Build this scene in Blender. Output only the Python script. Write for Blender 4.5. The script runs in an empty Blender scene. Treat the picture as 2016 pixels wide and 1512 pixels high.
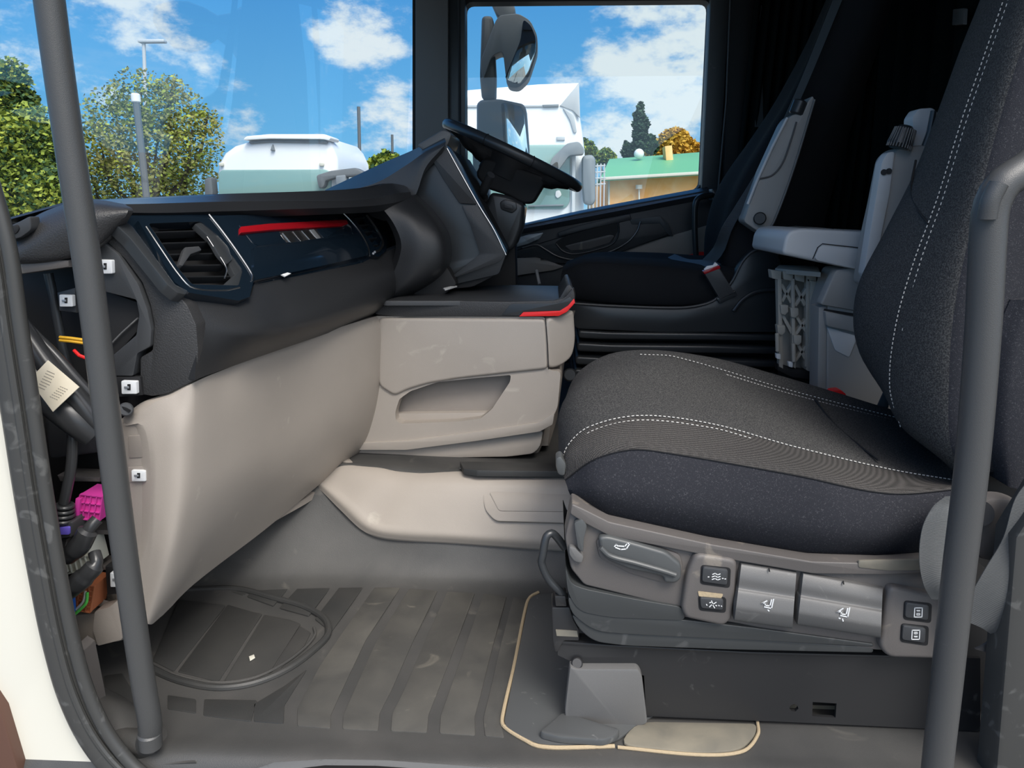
import bpy, bmesh, math, random
from mathutils import Vector, Matrix
from mathutils.geometry import tessellate_polygon
random.seed(7)
SC = bpy.context.scene
COL = SC.collection
R = math.radians
V = Vector
# ---------------------------------------------------------------- camera
PITCH, YAW, FPX = 13.3, 2.9, 1467.0
CAM = V((0, 0, .88))
cd = bpy.data.cameras.new('camera'); cam = bpy.data.objects.new('camera', cd); COL.objects.link(cam)
cam.location = CAM; cam.rotation_euler = (R(90-PITCH), 0, R(YAW))
cd.sensor_width = 36; cd.lens = 36*FPX/2016; cd.clip_start = .02; cd.clip_end = 600
SC.camera = cam
ROT = cam.rotation_euler.to_matrix()
def ray(px, py): return ROT @ V(((px-1008)/FPX, (756-py)/FPX, -1))
def P(px, py, Y): r = ray(px, py); return CAM + r*((Y-CAM.y)/r.y)
def PX(px, py, X): r = ray(px, py); return CAM + r*((X-CAM.x)/r.x)
def PZ(px, py, Z): r = ray(px, py); return CAM + r*((Z-CAM.z)/r.z)
# ---------------------------------------------------------------- world, sun, exposure
SC.view_settings.view_transform = 'Standard'; SC.view_settings.look = 'None'
SC.view_settings.gamma = 1; SC.view_settings.use_curve_mapping = False
SC.view_settings.exposure = 0.0
SUN_FROM = V((.30, -.55, .80)).normalized()      # high, behind the photographer
W = bpy.data.worlds.new('world'); SC.world = W; W.use_nodes = True
nt = W.node_tree; nt.nodes.clear(); N = nt.nodes.new; L = nt.links.new
tc = N('ShaderNodeTexCoord'); sep = N('ShaderNodeSeparateXYZ'); L(tc.outputs['Generated'], sep.inputs[0])
def math_(op, a, b=None, clamp=False):
    n = N('ShaderNodeMath'); n.operation = op; n.use_clamp = clamp
    for i, x in enumerate((a, b)):
        if x is None: continue
        if hasattr(x, 'links') or hasattr(x, 'is_output'): L(x, n.inputs[i])
        else: n.inputs[i].default_value = x
    return n.outputs[0]
ramp = N('ShaderNodeValToRGB'); L(sep.outputs['Z'], ramp.inputs[0])
cr = ramp.color_ramp; cr.elements[0].position = 0.0; cr.elements[0].color = (.26, .60, .90, 1)
cr.elements[1].position = 1.0; cr.elements[1].color = (.04, .18, .52, 1)
for p, c in ((.10, (.16, .50, .88, 1)), (.30, (.065, .31, .75, 1)), (.5, (.05, .24, .65, 1))):
    e = cr.elements.new(p); e.color = c
mp = N('ShaderNodeMapping'); mp.inputs['Scale'].default_value = (1, 1, 1.9); mp.inputs['Location'].default_value = (.3, .12, .0)
L(tc.outputs['Generated'], mp.inputs[0])
n1 = N('ShaderNodeTexNoise'); n1.inputs['Scale'].default_value = 11; n1.inputs['Detail'].default_value = 9; n1.inputs['Roughness'].default_value = .62
L(mp.outputs[0], n1.inputs['Vector'])
def blob(px, py, cosr, amp):
    d = ray(px, py).normalized()
    vm = N('ShaderNodeVectorMath'); vm.operation = 'DOT_PRODUCT'; L(tc.outputs['Generated'], vm.inputs[0]); vm.inputs[1].default_value = d
    mr = N('ShaderNodeMapRange'); mr.interpolation_type = 'SMOOTHSTEP'; L(vm.outputs['Value'], mr.inputs[0])
    mr.inputs[1].default_value = cosr; mr.inputs[2].default_value = 1; mr.inputs[3].default_value = 0; mr.inputs[4].default_value = amp
    return mr.outputs[0]
dens = n1.outputs['Fac']
for b in ((1300, 170, .982, .10), (1380, 60, .992, .12), (1200, 250, .990, .07), (1260, 340, .995, -.05), (705, 60, .997, .15), (670, 100, .999, .06), (740, 120, .999, .08), (60, 60, .997, .10), (240, 30, .998, .08),
          (450, 110, .9975, .09), (760, 240, .998, .12), (330, 90, .998, .07), (600, 260, .996, .05), (1000, 80, .992, -.12), (560, 180, .996, -.05), (500, 60, .997, -.05)):
    dens = math_('ADD', dens, blob(*b))
cm = N('ShaderNodeMapRange'); cm.interpolation_type = 'SMOOTHSTEP'; L(dens, cm.inputs[0])
cm.inputs[1].default_value = .54; cm.inputs[2].default_value = .74; cm.inputs[3].default_value = 0; cm.inputs[4].default_value = 1
mix = N('ShaderNodeMix'); mix.data_type = 'RGBA'; L(cm.outputs[0], mix.inputs[0]); L(ramp.outputs[0], mix.inputs[6]); mix.inputs[7].default_value = (.86, .92, .97, 1)
# aureole of the sun behind thin cloud
vm = N('ShaderNodeVectorMath'); vm.operation = 'DOT_PRODUCT'; L(tc.outputs['Generated'], vm.inputs[0]); vm.inputs[1].default_value = SUN_FROM
au = math_('POWER', math_('MAXIMUM', vm.outputs['Value'], 0.0), 5.0)
aur = N('ShaderNodeMix'); aur.data_type = 'RGBA'; aur.blend_type = 'ADD'; L(math_('MULTIPLY', au, 1.0), aur.inputs[0])
L(mix.outputs[2], aur.inputs[6]); aur.inputs[7].default_value = (4.7, 4.3, 3.7, 1)
bg = N('ShaderNodeBackground'); L(aur.outputs[2], bg.inputs[0]); bg.inputs[1].default_value = 1.0
wo = N('ShaderNodeOutputWorld'); L(bg.outputs[0], wo.inputs[0])
sd = bpy.data.lights.new('sun', 'SUN'); sd.energy = 2.6; sd.angle = R(24); sd.color = (1, .96, .9)
so = bpy.data.objects.new('sun', sd); COL.objects.link(so); so.rotation_euler = (-SUN_FROM).to_track_quat('-Z', 'Y').to_euler(); so.location = (0, -6, 8)

# ---------------------------------------------------------------- materials
def mat(name, col, rough=.5, metal=0., grain=None, weave=None, var=None, spec=.5, coat=0., trans=0., dust=None, ribs=None):
    m = bpy.data.materials.new(name); m.use_nodes = True
    t = m.node_tree; b = t.nodes['Principled BSDF']; nn = t.nodes.new; ll = t.links.new
    c = (*col, 1); b.inputs['Base Color'].default_value = c; b.inputs['Roughness'].default_value = rough
    b.inputs['Metallic'].default_value = metal; b.inputs['Specular IOR Level'].default_value = spec
    b.inputs['Coat Weight'].default_value = coat; b.inputs['Coat Roughness'].default_value = .05
    if trans: b.inputs['Transmission Weight'].default_value = trans
    tcn = nn('ShaderNodeTexCoord'); src = None
    def noise(sc, det=4, dist=0):
        n = nn('ShaderNodeTexNoise'); n.inputs['Scale'].default_value = sc; n.inputs['Detail'].default_value = det
        n.inputs['Distortion'].default_value = dist
        ll(tcn.outputs['Object'], n.inputs['Vector']); return n.outputs['Fac']
    def mixc(fac, a, b2):
        x = nn('ShaderNodeMix'); x.data_type = 'RGBA'; ll(fac, x.inputs[0])
        if isinstance(a, tuple): x.inputs[6].default_value = a
        else: ll(a, x.inputs[6])
        x.inputs[7].default_value = b2; return x.outputs[2]
    def rng(f, lo, hi, a=0, bb=1):
        x = nn('ShaderNodeMapRange'); ll(f, x.inputs[0]); x.inputs[1].default_value = lo; x.inputs[2].default_value = hi
        x.inputs[3].default_value = a; x.inputs[4].default_value = bb; return x.outputs[0]
    cs = c
    if var: cs = mixc(rng(noise(var[0], 6, .4), .35, .68), cs, (*var[1], 1))
    if dust: # light scuffs and dust specks
        cs = mixc(rng(noise(dust[0], 10, 1.2), dust[2], dust[2]+.08, 0, dust[3]), cs, (*dust[1], 1))
    if weave and weave[0] > 200:
        src = noise(430, 3); cs = mixc(rng(src, .42, .66), cs, (*weave[1], 1)); st, di = weave[2], .0012
    elif weave:
        hs = []
        for ax in (0, 1, 2):
            w = nn('ShaderNodeTexWave'); w.bands_direction = 'XYZ'[ax]; w.inputs['Scale'].default_value = weave[0]; w.inputs['Distortion'].default_value = .5
            w.inputs['Detail'].default_value = 1; w.inputs['Detail Scale'].default_value = 20
            ll(tcn.outputs['Object'], w.inputs['Vector']); hs.append(w.outputs['Fac'])
        a = nn('ShaderNodeMath'); a.operation = 'ADD'; ll(hs[0], a.inputs[0]); ll(hs[2], a.inputs[1])
        a2 = nn('ShaderNodeMath'); a2.operation = 'ADD'; ll(a.outputs[0], a2.inputs[0]); ll(hs[1], a2.inputs[1])
        nz = noise(900, 2)
        a3 = nn('ShaderNodeMath'); a3.operation = 'ADD'; ll(a2.outputs[0], a3.inputs[0]); ll(nz, a3.inputs[1]); src = a3.outputs[0]
        cs = mixc(rng(src, 1.2, 2.8), cs, (*weave[1], 1)); st, di = weave[2], .0015
    elif grain:
        src = noise(grain[0], 3); st, di = grain[1], .001
    elif ribs:
        w = nn('ShaderNodeTexWave'); w.bands_direction = ribs[1]; w.inputs['Scale'].default_value = ribs[0]; ll(tcn.outputs['Object'], w.inputs['Vector'])
        src = w.outputs['Fac']; st, di = ribs[2], .001
    if not isinstance(cs, tuple): ll(cs, b.inputs['Base Color'])
    if src is not None:
        bu = nn('ShaderNodeBump'); bu.inputs['Strength'].default_value = st; bu.inputs['Distance'].default_value = di
        ll(src, bu.inputs['Height']); ll(bu.outputs[0], b.inputs['Normal'])
    return m
def glass_mat(name, tint, refl=1.0, ior=1.45):
    m = bpy.data.materials.new(name); m.use_nodes = True; t = m.node_tree; t.nodes.clear(); nn = t.nodes.new
    tr = nn('ShaderNodeBsdfTransparent'); tr.inputs[0].default_value = (*tint, 1)
    gl = nn('ShaderNodeBsdfGlossy'); gl.inputs['Roughness'].default_value = .01; gl.inputs[0].default_value = (refl, refl, refl, 1)
    fr = nn('ShaderNodeFresnel'); ge = nn('ShaderNodeNewGeometry'); im = nn('ShaderNodeMix'); im.data_type = 'FLOAT'
    t.links.new(ge.outputs['Backfacing'], im.inputs[0]); im.inputs[2].default_value = ior; im.inputs[3].default_value = 1/ior; t.links.new(im.outputs[0], fr.inputs[0])
    mx = nn('ShaderNodeMixShader'); t.links.new(fr.outputs[0], mx.inputs[0]); t.links.new(tr.outputs[0], mx.inputs[1]); t.links.new(gl.outputs[0], mx.inputs[2])
    o = nn('ShaderNodeOutputMaterial'); t.links.new(mx.outputs[0], o.inputs[0]); return m
M = dict(
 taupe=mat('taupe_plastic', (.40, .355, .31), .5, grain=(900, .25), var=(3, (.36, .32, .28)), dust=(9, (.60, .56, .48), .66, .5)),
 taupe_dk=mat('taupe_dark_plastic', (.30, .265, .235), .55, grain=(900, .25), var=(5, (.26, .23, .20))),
 black=mat('black_grained_plastic', (.022, .023, .025), .42, grain=(700, .35)),
 pad=mat('black_leather_grain', (.034, .034, .035), .45, grain=(420, .9)),
 black2=mat('charcoal_plastic', (.045, .047, .05), .45, grain=(1000, .3), dust=(30, (.2, .19, .17), .70, .35)),
 dark=mat('matt_black', (.008, .008, .009), .7),
 sheen=mat('smooth_black', (.03, .032, .035), .24, spec=.8),
 gloss=mat('piano_black', (.006, .012, .02), .12, coat=1),
 satin=mat('satin_black', (.03, .033, .036), .32),
 chrome=mat('brushed_trim', (.55, .55, .54), .3, 1),
 silver=mat('light_alloy', (.42, .44, .46), .45, .7, dust=(20, (.2, .2, .2), .6, .5)),
 red=mat('red_plastic', (.33, .006, .012), .25, coat=.5),
 redl=mat('red_bright', (.80, .02, .02), .4),
 fab=mat('seat_weave', (.036, .036, .037), .95, weave=(230, (.10, .098, .094), .7), dust=(130, (.16, .155, .15), .72, .6), spec=.15),
 fab2=mat('bolster_weave', (.038, .036, .035), .95, weave=(140, (.12, .112, .105), .7), spec=.15),
 velour=mat('navy_side_cloth', (.027, .028, .034), .95, grain=(900, .9), dust=(420, (.13, .13, .14), .58, .4), spec=.15),
 dfab=mat('black_seat_cloth', (.012, .013, .015), .9, grain=(1400, .5), spec=.2),
 curt=mat('black_curtain', (.006, .009, .009), .95, grain=(300, .5), spec=.1),
 stitch=mat('white_thread', (.62, .60, .56), .8),
 shell=mat('warm_grey_plastic', (.112, .102, .096), .5, grain=(900, .3), dust=(14, (.30, .26, .21), .62, .45)),
 grey=mat('mid_grey_plastic', (.125, .123, .12), .42, grain=(900, .25), dust=(30, (.3, .29, .27), .68, .4)),
 slate=mat('slate_lever', (.07, .074, .075), .4, dust=(25, (.25, .24, .22), .66, .3)),
 bellow=mat('rubber_bellows', (.040, .043, .044), .42, dust=(20, (.12, .12, .12), .62, .4)),
 steel=mat('black_painted_steel', (.020, .020, .021), .38, dust=(22, (.09, .09, .085), .66, .5)),
 rubber=mat('floor_rubber', (.052, .052, .051), .5, grain=(600, .35), var=(6, (.075, .073, .07)), dust=(9, (.20, .185, .16), .64, .3)),
 rubber2=mat('floor_rubber_dark', (.034, .035, .035), .48, grain=(600, .3), var=(7, (.048, .047, .045))),
 worn=mat('floor_pad_rubber', (.060, .059, .056), .5, grain=(500, .3), var=(9, (.10, .096, .086)), dust=(12, (.24, .22, .18), .64, .4)),
 plate=mat('floor_plate_plastic', (.075, .078, .079), .42, dust=(40, (.25, .25, .24), .67, .5)),
 tanplate=mat('dusty_floor_plate', (.15, .14, .115), .55, var=(12, (.24, .215, .165))),
 glue=mat('tan_sealant', (.42, .33, .21), .8, grain=(200, 1)),
 tube=mat('handle_powder_coat', (.062, .063, .063), .30, grain=(1200, .35), dust=(60, (.16, .16, .16), .70, .5)),
 seal=mat('door_rubber_seal', (.048, .048, .046), .42, dust=(25, (.13, .13, .125), .6, .5)),
 cream=mat('cream_body_paint', (.66, .64, .56), .35, coat=.2),
 brown=mat('brown_edge', (.10, .05, .035), .5),
 belt=mat('belt_webbing', (.085, .09, .092), .6, ribs=(260, 'Z', .7)),
 belt2=mat('black_webbing', (.05, .055, .06), .5, ribs=(260, 'DIAGONAL', .4)),
 white=mat('white_plastic', (.75, .76, .76), .4),
 paper=mat('label_paper', (.72, .66, .53), .8, var=(20, (.62, .55, .42))),
 ink=mat('grey_ink', (.33, .30, .26), .8),
 magenta=mat('magenta_plastic', (.62, .05, .33), .4),
 violet=mat('violet_tab', (.16, .12, .62), .5),
 orange=mat('brown_orange_plastic', (.42, .14, .06), .5),
 offw=mat('offwhite_plastic', (.52, .52, .45), .5),
 green=mat('green_wire', (.10, .55, .08), .4), yellow=mat('yellow_wire', (.75, .42, .03), .4), blue=mat('blue_plastic', (.02, .12, .45), .4),
 tape=mat('cable_tape', (.035, .036, .038), .3),
 crate=mat('grey_crate_plastic', (.40, .37, .32), .5),
 box=mat('grey_box_plastic', (.30, .295, .285), .45, grain=(900, .3)),
 boxl=mat('pale_grey_lid', (.52, .53, .54), .42, dust=(12, (.5, .5, .48), .6, .35)),
 tpaint=mat('white_truck_paint', (.82, .83, .84), .3, coat=.5), tgrey=mat('grey_truck_plastic', (.20, .22, .24), .5),
 tglass=mat('truck_windscreen', (.22, .36, .34), .08, coat=1), tyre=mat('tyre', (.02, .02, .02), .8),
 mirror=mat('mirror_glass', (.85, .88, .9), .02, 1),
 leafy=mat('yellow_green_leaves', (.42, .44, .05), .7, var=(.8, (.16, .24, .03))), leafo=mat('olive_leaves', (.30, .27, .08), .7, var=(.8, (.12, .15, .03))),
 leafg=mat('green_leaves', (.06, .13, .03), .7, var=(.8, (.03, .07, .02))), leafr=mat('autumn_leaves', (.70, .30, .02), .7, var=(.3, (.34, .28, .03))),
 leafd=mat('dark_conifer_needles', (.03, .07, .035), .8), bark=mat('bark', (.06, .05, .04), .9),
 asphalt=mat('yard_asphalt', (.16, .155, .145), .9, var=(.5, (.20, .19, .17))),
 brick=mat('orange_brick', (.88, .44, .14), .85, var=(1.5, (.92, .60, .30))), roofg=mat('green_sheet_roof', (.14, .40, .21), .5, ribs=(2.0, 'X', .5)),
 eave=mat('cream_gutter', (.62, .60, .52), .6), pole=mat('grey_pole', (.12, .13, .14), .5), palep=mat('pale_pole', (.5, .52, .54), .5),
 glass=glass_mat('window_glass', (.93, .97, .97)), screen=glass_mat('windscreen_glass', (.90, .96, .97), 1.0, 1.62),
)
# ---------------------------------------------------------------- builders
ROOTLOC = {}
def org(parent):
    o = V((0, 0, 0))
    while parent is not None: o = o + parent.location; parent = parent.parent
    return o
def tag(o, label=None, cat=None, group=None, kind=None):
    if label: o['label'] = label
    if cat: o['category'] = cat
    if group: o['group'] = group
    if kind: o['kind'] = kind
    return o
def root(name, loc, label, cat, group=None):
    o = bpy.data.objects.new(name, None); COL.objects.link(o); o.location = V(loc); o.empty_display_size = .05
    return tag(o, label, cat, group)
def link(name, bm, m, parent=None, smooth=True, angle=35, kind=None, label=None):
    bmesh.ops.recalc_face_normals(bm, faces=bm.faces)
    me = bpy.data.meshes.new(name)
    if parent is None:   # a top-level mesh gets its origin at its base
        co = [v.co for v in bm.verts]
        b = V((sum(c.x for c in co)/len(co), sum(c.y for c in co)/len(co), min(c.z for c in co)))
    else: b = org(parent)
    bmesh.ops.translate(bm, verts=bm.verts, vec=-b)
    bm.to_mesh(me); bm.free()
    for mm in (m if isinstance(m, (list, tuple)) else [m]): me.materials.append(M[mm])
    if smooth:
        me.polygons.foreach_set('use_smooth', [True]*len(me.polygons)); me.set_sharp_from_angle(angle=R(angle))
    o = bpy.data.objects.new(name, me); COL.objects.link(o)
    if parent is None: o.location = b
    else: o.parent = parent
    if kind: o['kind'] = kind
    if label: o['label'] = label
    return o
class Pl:
    def __init__(s, p0, p1=None, p2=None, n=None):
        s.p = V(p0); s.n = V(n).normalized() if n is not None else (V(p1)-V(p0)).cross(V(p2)-V(p0)).normalized()
        if s.n.dot(CAM-s.p) < 0: s.n = -s.n
    def at(s, px, py, off=0):
        r = ray(px, py); q = s.p+s.n*off
        return CAM+r*((q-CAM).dot(s.n)/r.dot(s.n))
def YP(y): return Pl((0, y, 0), n=(0, -1, 0))
def ZP(z): return Pl((0, 0, z), n=(0, 0, 1))
def catmull(pts, n):
    pts = [V(p) for p in pts]
    if len(pts) == 2: return [pts[0].lerp(pts[1], i/(n-1)) for i in range(n)]
    d = [0]
    for a, b in zip(pts, pts[1:]): d.append(d[-1]+max((b-a).length, 1e-6))
    out = []; k = 0
    for i in range(n):
        t = d[-1]*i/(n-1)
        while k < len(pts)-2 and t > d[k+1]: k += 1
        u = min(1, (t-d[k])/(d[k+1]-d[k])); p1, p2 = pts[k], pts[k+1]
        h = d[k+1]-d[k]
        m1 = (p2-pts[k-1])/(d[k+1]-d[k-1])*h if k > 0 else (p2-p1)
        m2 = (pts[k+2]-p1)/(d[k+2]-d[k])*h if k < len(pts)-2 else (p2-p1)
        out.append(p1*(2*u**3-3*u*u+1)+m1*(u**3-2*u*u+u)+p2*(-2*u**3+3*u*u)+m2*(u**3-u*u))
    return out
def rnd(pts, r, n=4):
    """round the corners of a closed 3-D polygon"""
    out = []; m = len(pts)
    rs = r if isinstance(r, (list, tuple)) else [r]*m
    for i in range(m):
        a, b, c = V(pts[i-1]), V(pts[i]), V(pts[(i+1) % m]); rr = min(rs[i], (a-b).length*.45, (c-b).length*.45)
        if rr <= 0: out.append(b); continue
        p, q = b+(a-b).normalized()*rr, b+(c-b).normalized()*rr
        for k in range(n+1):
            u = k/n; out.append(p*(1-u)**2+b*2*u*(1-u)+q*u*u)
    return out
def bm_slab(bm, pts, vec, bev=0., seg=2, mi=0):
    vec = V(vec); f = [bm.verts.new(p) for p in pts]; b = [bm.verts.new(V(p)+vec) for p in pts]; n = len(pts)
    ff = bm.faces.new(f); fb = bm.faces.new(b[::-1]); fs = [ff, fb]
    for i in range(n): fs.append(bm.faces.new((f[i], b[i], b[(i+1) % n], f[(i+1) % n])))
    for x in fs: x.material_index = mi
    bmesh.ops.recalc_face_normals(bm, faces=fs)
    if bev > 0:
        bmesh.ops.bevel(bm, geom=list(ff.edges), offset=bev, segments=seg, profile=.5, affect='EDGES', clamp_overlap=True)
def slab(name, pl, px, m, parent=None, off=0., th=.02, r=0., bev=.003, vec=None, seg=2, **k):
    """plate whose front outline is seen at these photo pixels on plane pl, th deep behind it"""
    pts = [pl.at(x, y, off) for x, y in px]
    if r: pts = rnd(pts, r)
    bm = bmesh.new(); bm_slab(bm, pts, (-pl.n*th) if vec is None else vec, bev, seg)
    return link(name, bm, m, parent, **k)
def slab_hole(name, pl, px, holes, m, parent=None, off=0., th=.02, r=0., hr=0., **k):
    O = [pl.at(x, y, off) for x, y in px]; O = rnd(O, r) if r else O
    H = [[pl.at(x, y, off) for x, y in h] for h in holes]; H = [rnd(h, hr) if hr else h for h in H]
    loops = [O]+H; tris = tessellate_polygon(loops); flat = [p for l in loops for p in l]
    bm = bmesh.new(); vec = -pl.n*th
    f = [bm.verts.new(p) for p in flat]; b = [bm.verts.new(p+vec) for p in flat]
    for a, c, d in tris:
        try: bm.faces.new((f[a], f[c], f[d])); bm.faces.new((b[d], b[c], b[a]))
        except ValueError: pass
    s = 0
    for l in loops:
        n = len(l)
        for i in range(n): bm.faces.new((f[s+i], b[s+i], b[s+(i+1) % n], f[s+(i+1) % n]))
        s += n
    return link(name, bm, m, parent, **k)
def bm_tube(bm, pts, r, seg=12, n=None, cap=True, mi=0):
    if n: pts = catmull(pts, n)
    pts = [V(p) for p in pts]; rings = []; up = None
    for i, p in enumerate(pts):
        t = (pts[min(i+1, len(pts)-1)]-pts[max(i-1, 0)]).normalized()
        if up is None: up = t.orthogonal().normalized()
        up = (up-t*up.dot(t)); up = up.normalized() if up.length > 1e-6 else t.orthogonal().normalized()
        w = t.cross(up); rr = r[min(len(r)-1, int(i*len(r)/len(pts)))] if isinstance(r, (list, tuple)) else r
        rings.append([bm.verts.new(p+(up*math.cos(a)+w*math.sin(a))*rr) for a in (2*math.pi*j/seg for j in range(seg))])
    for a, b in zip(rings, rings[1:]):
        for j in range(seg): bm.faces.new((a[j], a[(j+1) % seg], b[(j+1) % seg], b[j])).material_index = mi
    if cap: bm.faces.new(rings[0][::-1]).material_index = mi; bm.faces.new(rings[-1]).material_index = mi
def tube(name, pts, r, m, parent=None, seg=14, n=None, **k):
    bm = bmesh.new(); bm_tube(bm, pts, r, seg, n); return link(name, bm, m, parent, **k)
def cyl(name, a, b, r, m, parent=None, seg=24, bev=0., r2=None, **k):
    a, b = V(a), V(b); d = (b-a).normalized(); u = d.orthogonal().normalized(); w = d.cross(u)
    bm = bmesh.new(); r2 = r if r2 is None else r2
    prof = [(0, r-bev), (bev, r), (1e9, r2), (1e9+1, r2-bev)] if bev else [(0, r), (1e9, r2)]
    Ln = (b-a).length; rings = []
    for h, rr in prof:
        hh = Ln-bev if h == 1e9 and bev else (Ln if h >= 1e9 else h)
        rings.append([bm.verts.new(a+d*hh+(u*math.cos(t)+w*math.sin(t))*rr) for t in (2*math.pi*j/seg for j in range(seg))])
    for p, q in zip(rings, rings[1:]):
        for j in range(seg): bm.faces.new((p[j], p[(j+1) % seg], q[(j+1) % seg], q[j]))
    bm.faces.new(rings[0][::-1]); bm.faces.new(rings[-1])
    return link(name, bm, m, parent, **k)
def bm_box(bm, c, s, rot=None, bev=0., mi=0):
    c = V(c); s = V(s)/2; pts = [V((x, y, z)) for z in (-1, 1) for x, y in ((-1, -1), (1, -1), (1, 1), (-1, 1))]
    pts = [V((p.x*s.x, p.y*s.y, p.z*s.z)) for p in pts]
    if rot is not None: pts = [rot @ p for p in pts]
    v = [bm.verts.new(c+p) for p in pts]; fs = [bm.faces.new([v[i] for i in q]) for q in ((3, 2, 1, 0), (4, 5, 6, 7), (0, 1, 5, 4), (1, 2, 6, 5), (2, 3, 7, 6), (3, 0, 4, 7))]
    for f in fs: f.material_index = mi
    if bev: bmesh.ops.bevel(bm, geom=list({e for f in fs for e in f.edges}), offset=bev, segments=2, profile=.5, affect='EDGES', clamp_overlap=True)
def box(name, c, s, m, parent=None, rot=None, bev=.003, **k):
    bm = bmesh.new(); bm_box(bm, c, s, rot, bev); return link(name, bm, m, parent, **k)
def patch(name, curves, m, parent=None, nu=40, sub=6, closed=False, caps=False, mis=None, thick=0., back=None, hard=(), **k):
    """surface through a family of 3-D curves, smooth both ways"""
    C = [catmull(c, nu) for c in curves]; nC = len(C); bm = bmesh.new()
    rows = []; mi = []
    for u in range(nu):
        col = [c[u] for c in C]; out = []
        for i in range(nC if closed else nC-1):
            g = (lambda j: col[j % nC]) if closed else (lambda j: col[max(0, min(nC-1, j))])
            p0, p1, p2, p3 = g(i-1), g(i), g(i+1), g(i+2)
            if i in hard: p0 = p1*2-p2
            if (i+1) % nC in hard: p3 = p2*2-p1
            l = (p2-p1).length+1e-9; m1 = (p2-p0)*(l/((p1-p0).length+l+1e-9)); m2 = (p3-p1)*(l/((p3-p2).length+l+1e-9))
            for s_ in range(sub):
                t = s_/sub
                out.append(p1*(2*t**3-3*t*t+1)+m1*(t**3-2*t*t+t)+p2*(-2*t**3+3*t*t)+m2*(t**3-t*t))
                if u == 0: mi.append(mis[i] if mis else 0)
        if not closed: out.append(col[-1])
        rows.append([bm.verts.new(p) for p in out])
    n = len(rows[0])
    for a, b in zip(rows, rows[1:]):
        for j in range(n if closed else n-1):
            f = bm.faces.new((a[j], a[(j+1) % n], b[(j+1) % n], b[j])); f.material_index = mi[j] if j < len(mi) else 0
    if caps: bm.faces.new(rows[0][::-1]); bm.faces.new(rows[-1])
    if back is not None:   # give an open sheet its depth by a shifted back sheet joined at the rim
        back = V(back); fr = list(bm.faces); rows2 = [[bm.verts.new(v.co+back) for v in r_] for r_ in rows]
        for a, b in zip(rows2, rows2[1:]):
            for j in range(n-1): bm.faces.new((b[j], b[j+1], a[j+1], a[j]))
        rim = rows[0]+[r_[-1] for r_ in rows[1:]]+rows[-1][-2::-1]+[r_[0] for r_ in rows[-2:0:-1]]
        rim2 = rows2[0]+[r_[-1] for r_ in rows2[1:]]+rows2[-1][-2::-1]+[r_[0] for r_ in rows2[-2:0:-1]]
        q = len(rim)
        for i in range(q): bm.faces.new((rim[i], rim2[i], rim2[(i+1) % q], rim[(i+1) % q]))
    return link(name, bm, m, parent, **k)
def C3(*pts): return [P(*p) for p in pts]
def stitches(name, pts, m, parent, step=.0075, ln=.0042, w=.0009, lift=V((0, -.001, .001)), kind='stuff'):
    """a run of separate sewn stitches along a line"""
    pts = catmull(pts, 400); bm = bmesh.new(); acc = 0; nxt = 0
    for a, b in zip(pts, pts[1:]):
        acc += (b-a).length
        if acc >= nxt:
            t = (b-a).normalized(); bm_tube(bm, [a+lift, a+t*ln+lift], w, 5); nxt = acc+step
    return link(name, bm, m, parent, kind=kind)
def ribbon(name, pl, px, w, m, parent, off=.0006, th=.0008, n=None, closed=False, **k):
    """flat printed line of width w (m) on a plane"""
    pts = [pl.at(x, y, off) for x, y in px]
    if n: pts = catmull(pts, n)
    bm = bmesh.new()
    for a, b in zip(pts, pts[1:]+([pts[0]] if closed else [])):
        d = (b-a); 
        if d.length < 1e-6: continue
        d.normalize(); s = d.cross(pl.n)*w/2; e = d*w*.3
        bm_slab(bm, [a-s-e, b-s+e, b+s+e, a+s-e], -pl.n*th)
    return link(name, bm, m, parent, smooth=False, **k)
# ================================================================ SETTING
def struct(o): o['kind'] = 'structure'; return o
# floor: flat rubber deck, rising up the tunnel side
XL, XR = -1.0, 1.15
f = struct(patch('floor', [
    [(-1.0, 1.00, -.05), (0, 1.00, -.05), (1.15, 1.00, -.05)],
    [(-1.0, 1.03, -.002), (0, 1.03, -.002), (1.15, 1.03, -.002)],
    [(-1.0, 1.08, 0), (0, 1.08, 0), (1.15, 1.08, 0)],
    [(-1.0, 1.35, 0), (0, 1.35, 0), (1.15, 1.35, 0)],
    [(-1.0, 1.5, 0), (-.62, 1.56, 0), (-.35, 1.585, 0), (-.1, 1.575, 0), (1.15, 1.575, 0)],
    [(-1.0, 1.56, .02), (-.62, 1.62, .02), (-.35, 1.63, .018), (-.1, 1.622, .018), (1.15, 1.62, .018)],
    [(-1.0, 1.62, .12), (-.60, 1.70, .12), (-.42, 1.69, .09), (-.28, 1.665, .075), (0, 1.662, .074), (1.15, 1.66, .075)],
    [(-1.0, 1.68, .24), (-.60, 1.79, .24), (-.42, 1.77, .235), (-.28, 1.74, .235), (0, 1.735, .235), (1.15, 1.73, .235)],
    [(-1.0, 1.70, .24), (-.60, 1.81, .24), (-.42, 1.80, .24), (-.28, 1.80, .24), (0, 1.80, .24), (1.15, 1.80, .24)],
    [(-1.0, 3.1, .24), (-.5, 3.1, .24), (0, 3.1, .24), (1.15, 3.1, .24)]], 'rubber', nu=60, sub=6, back=(0, 0, -.03)))
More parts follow.
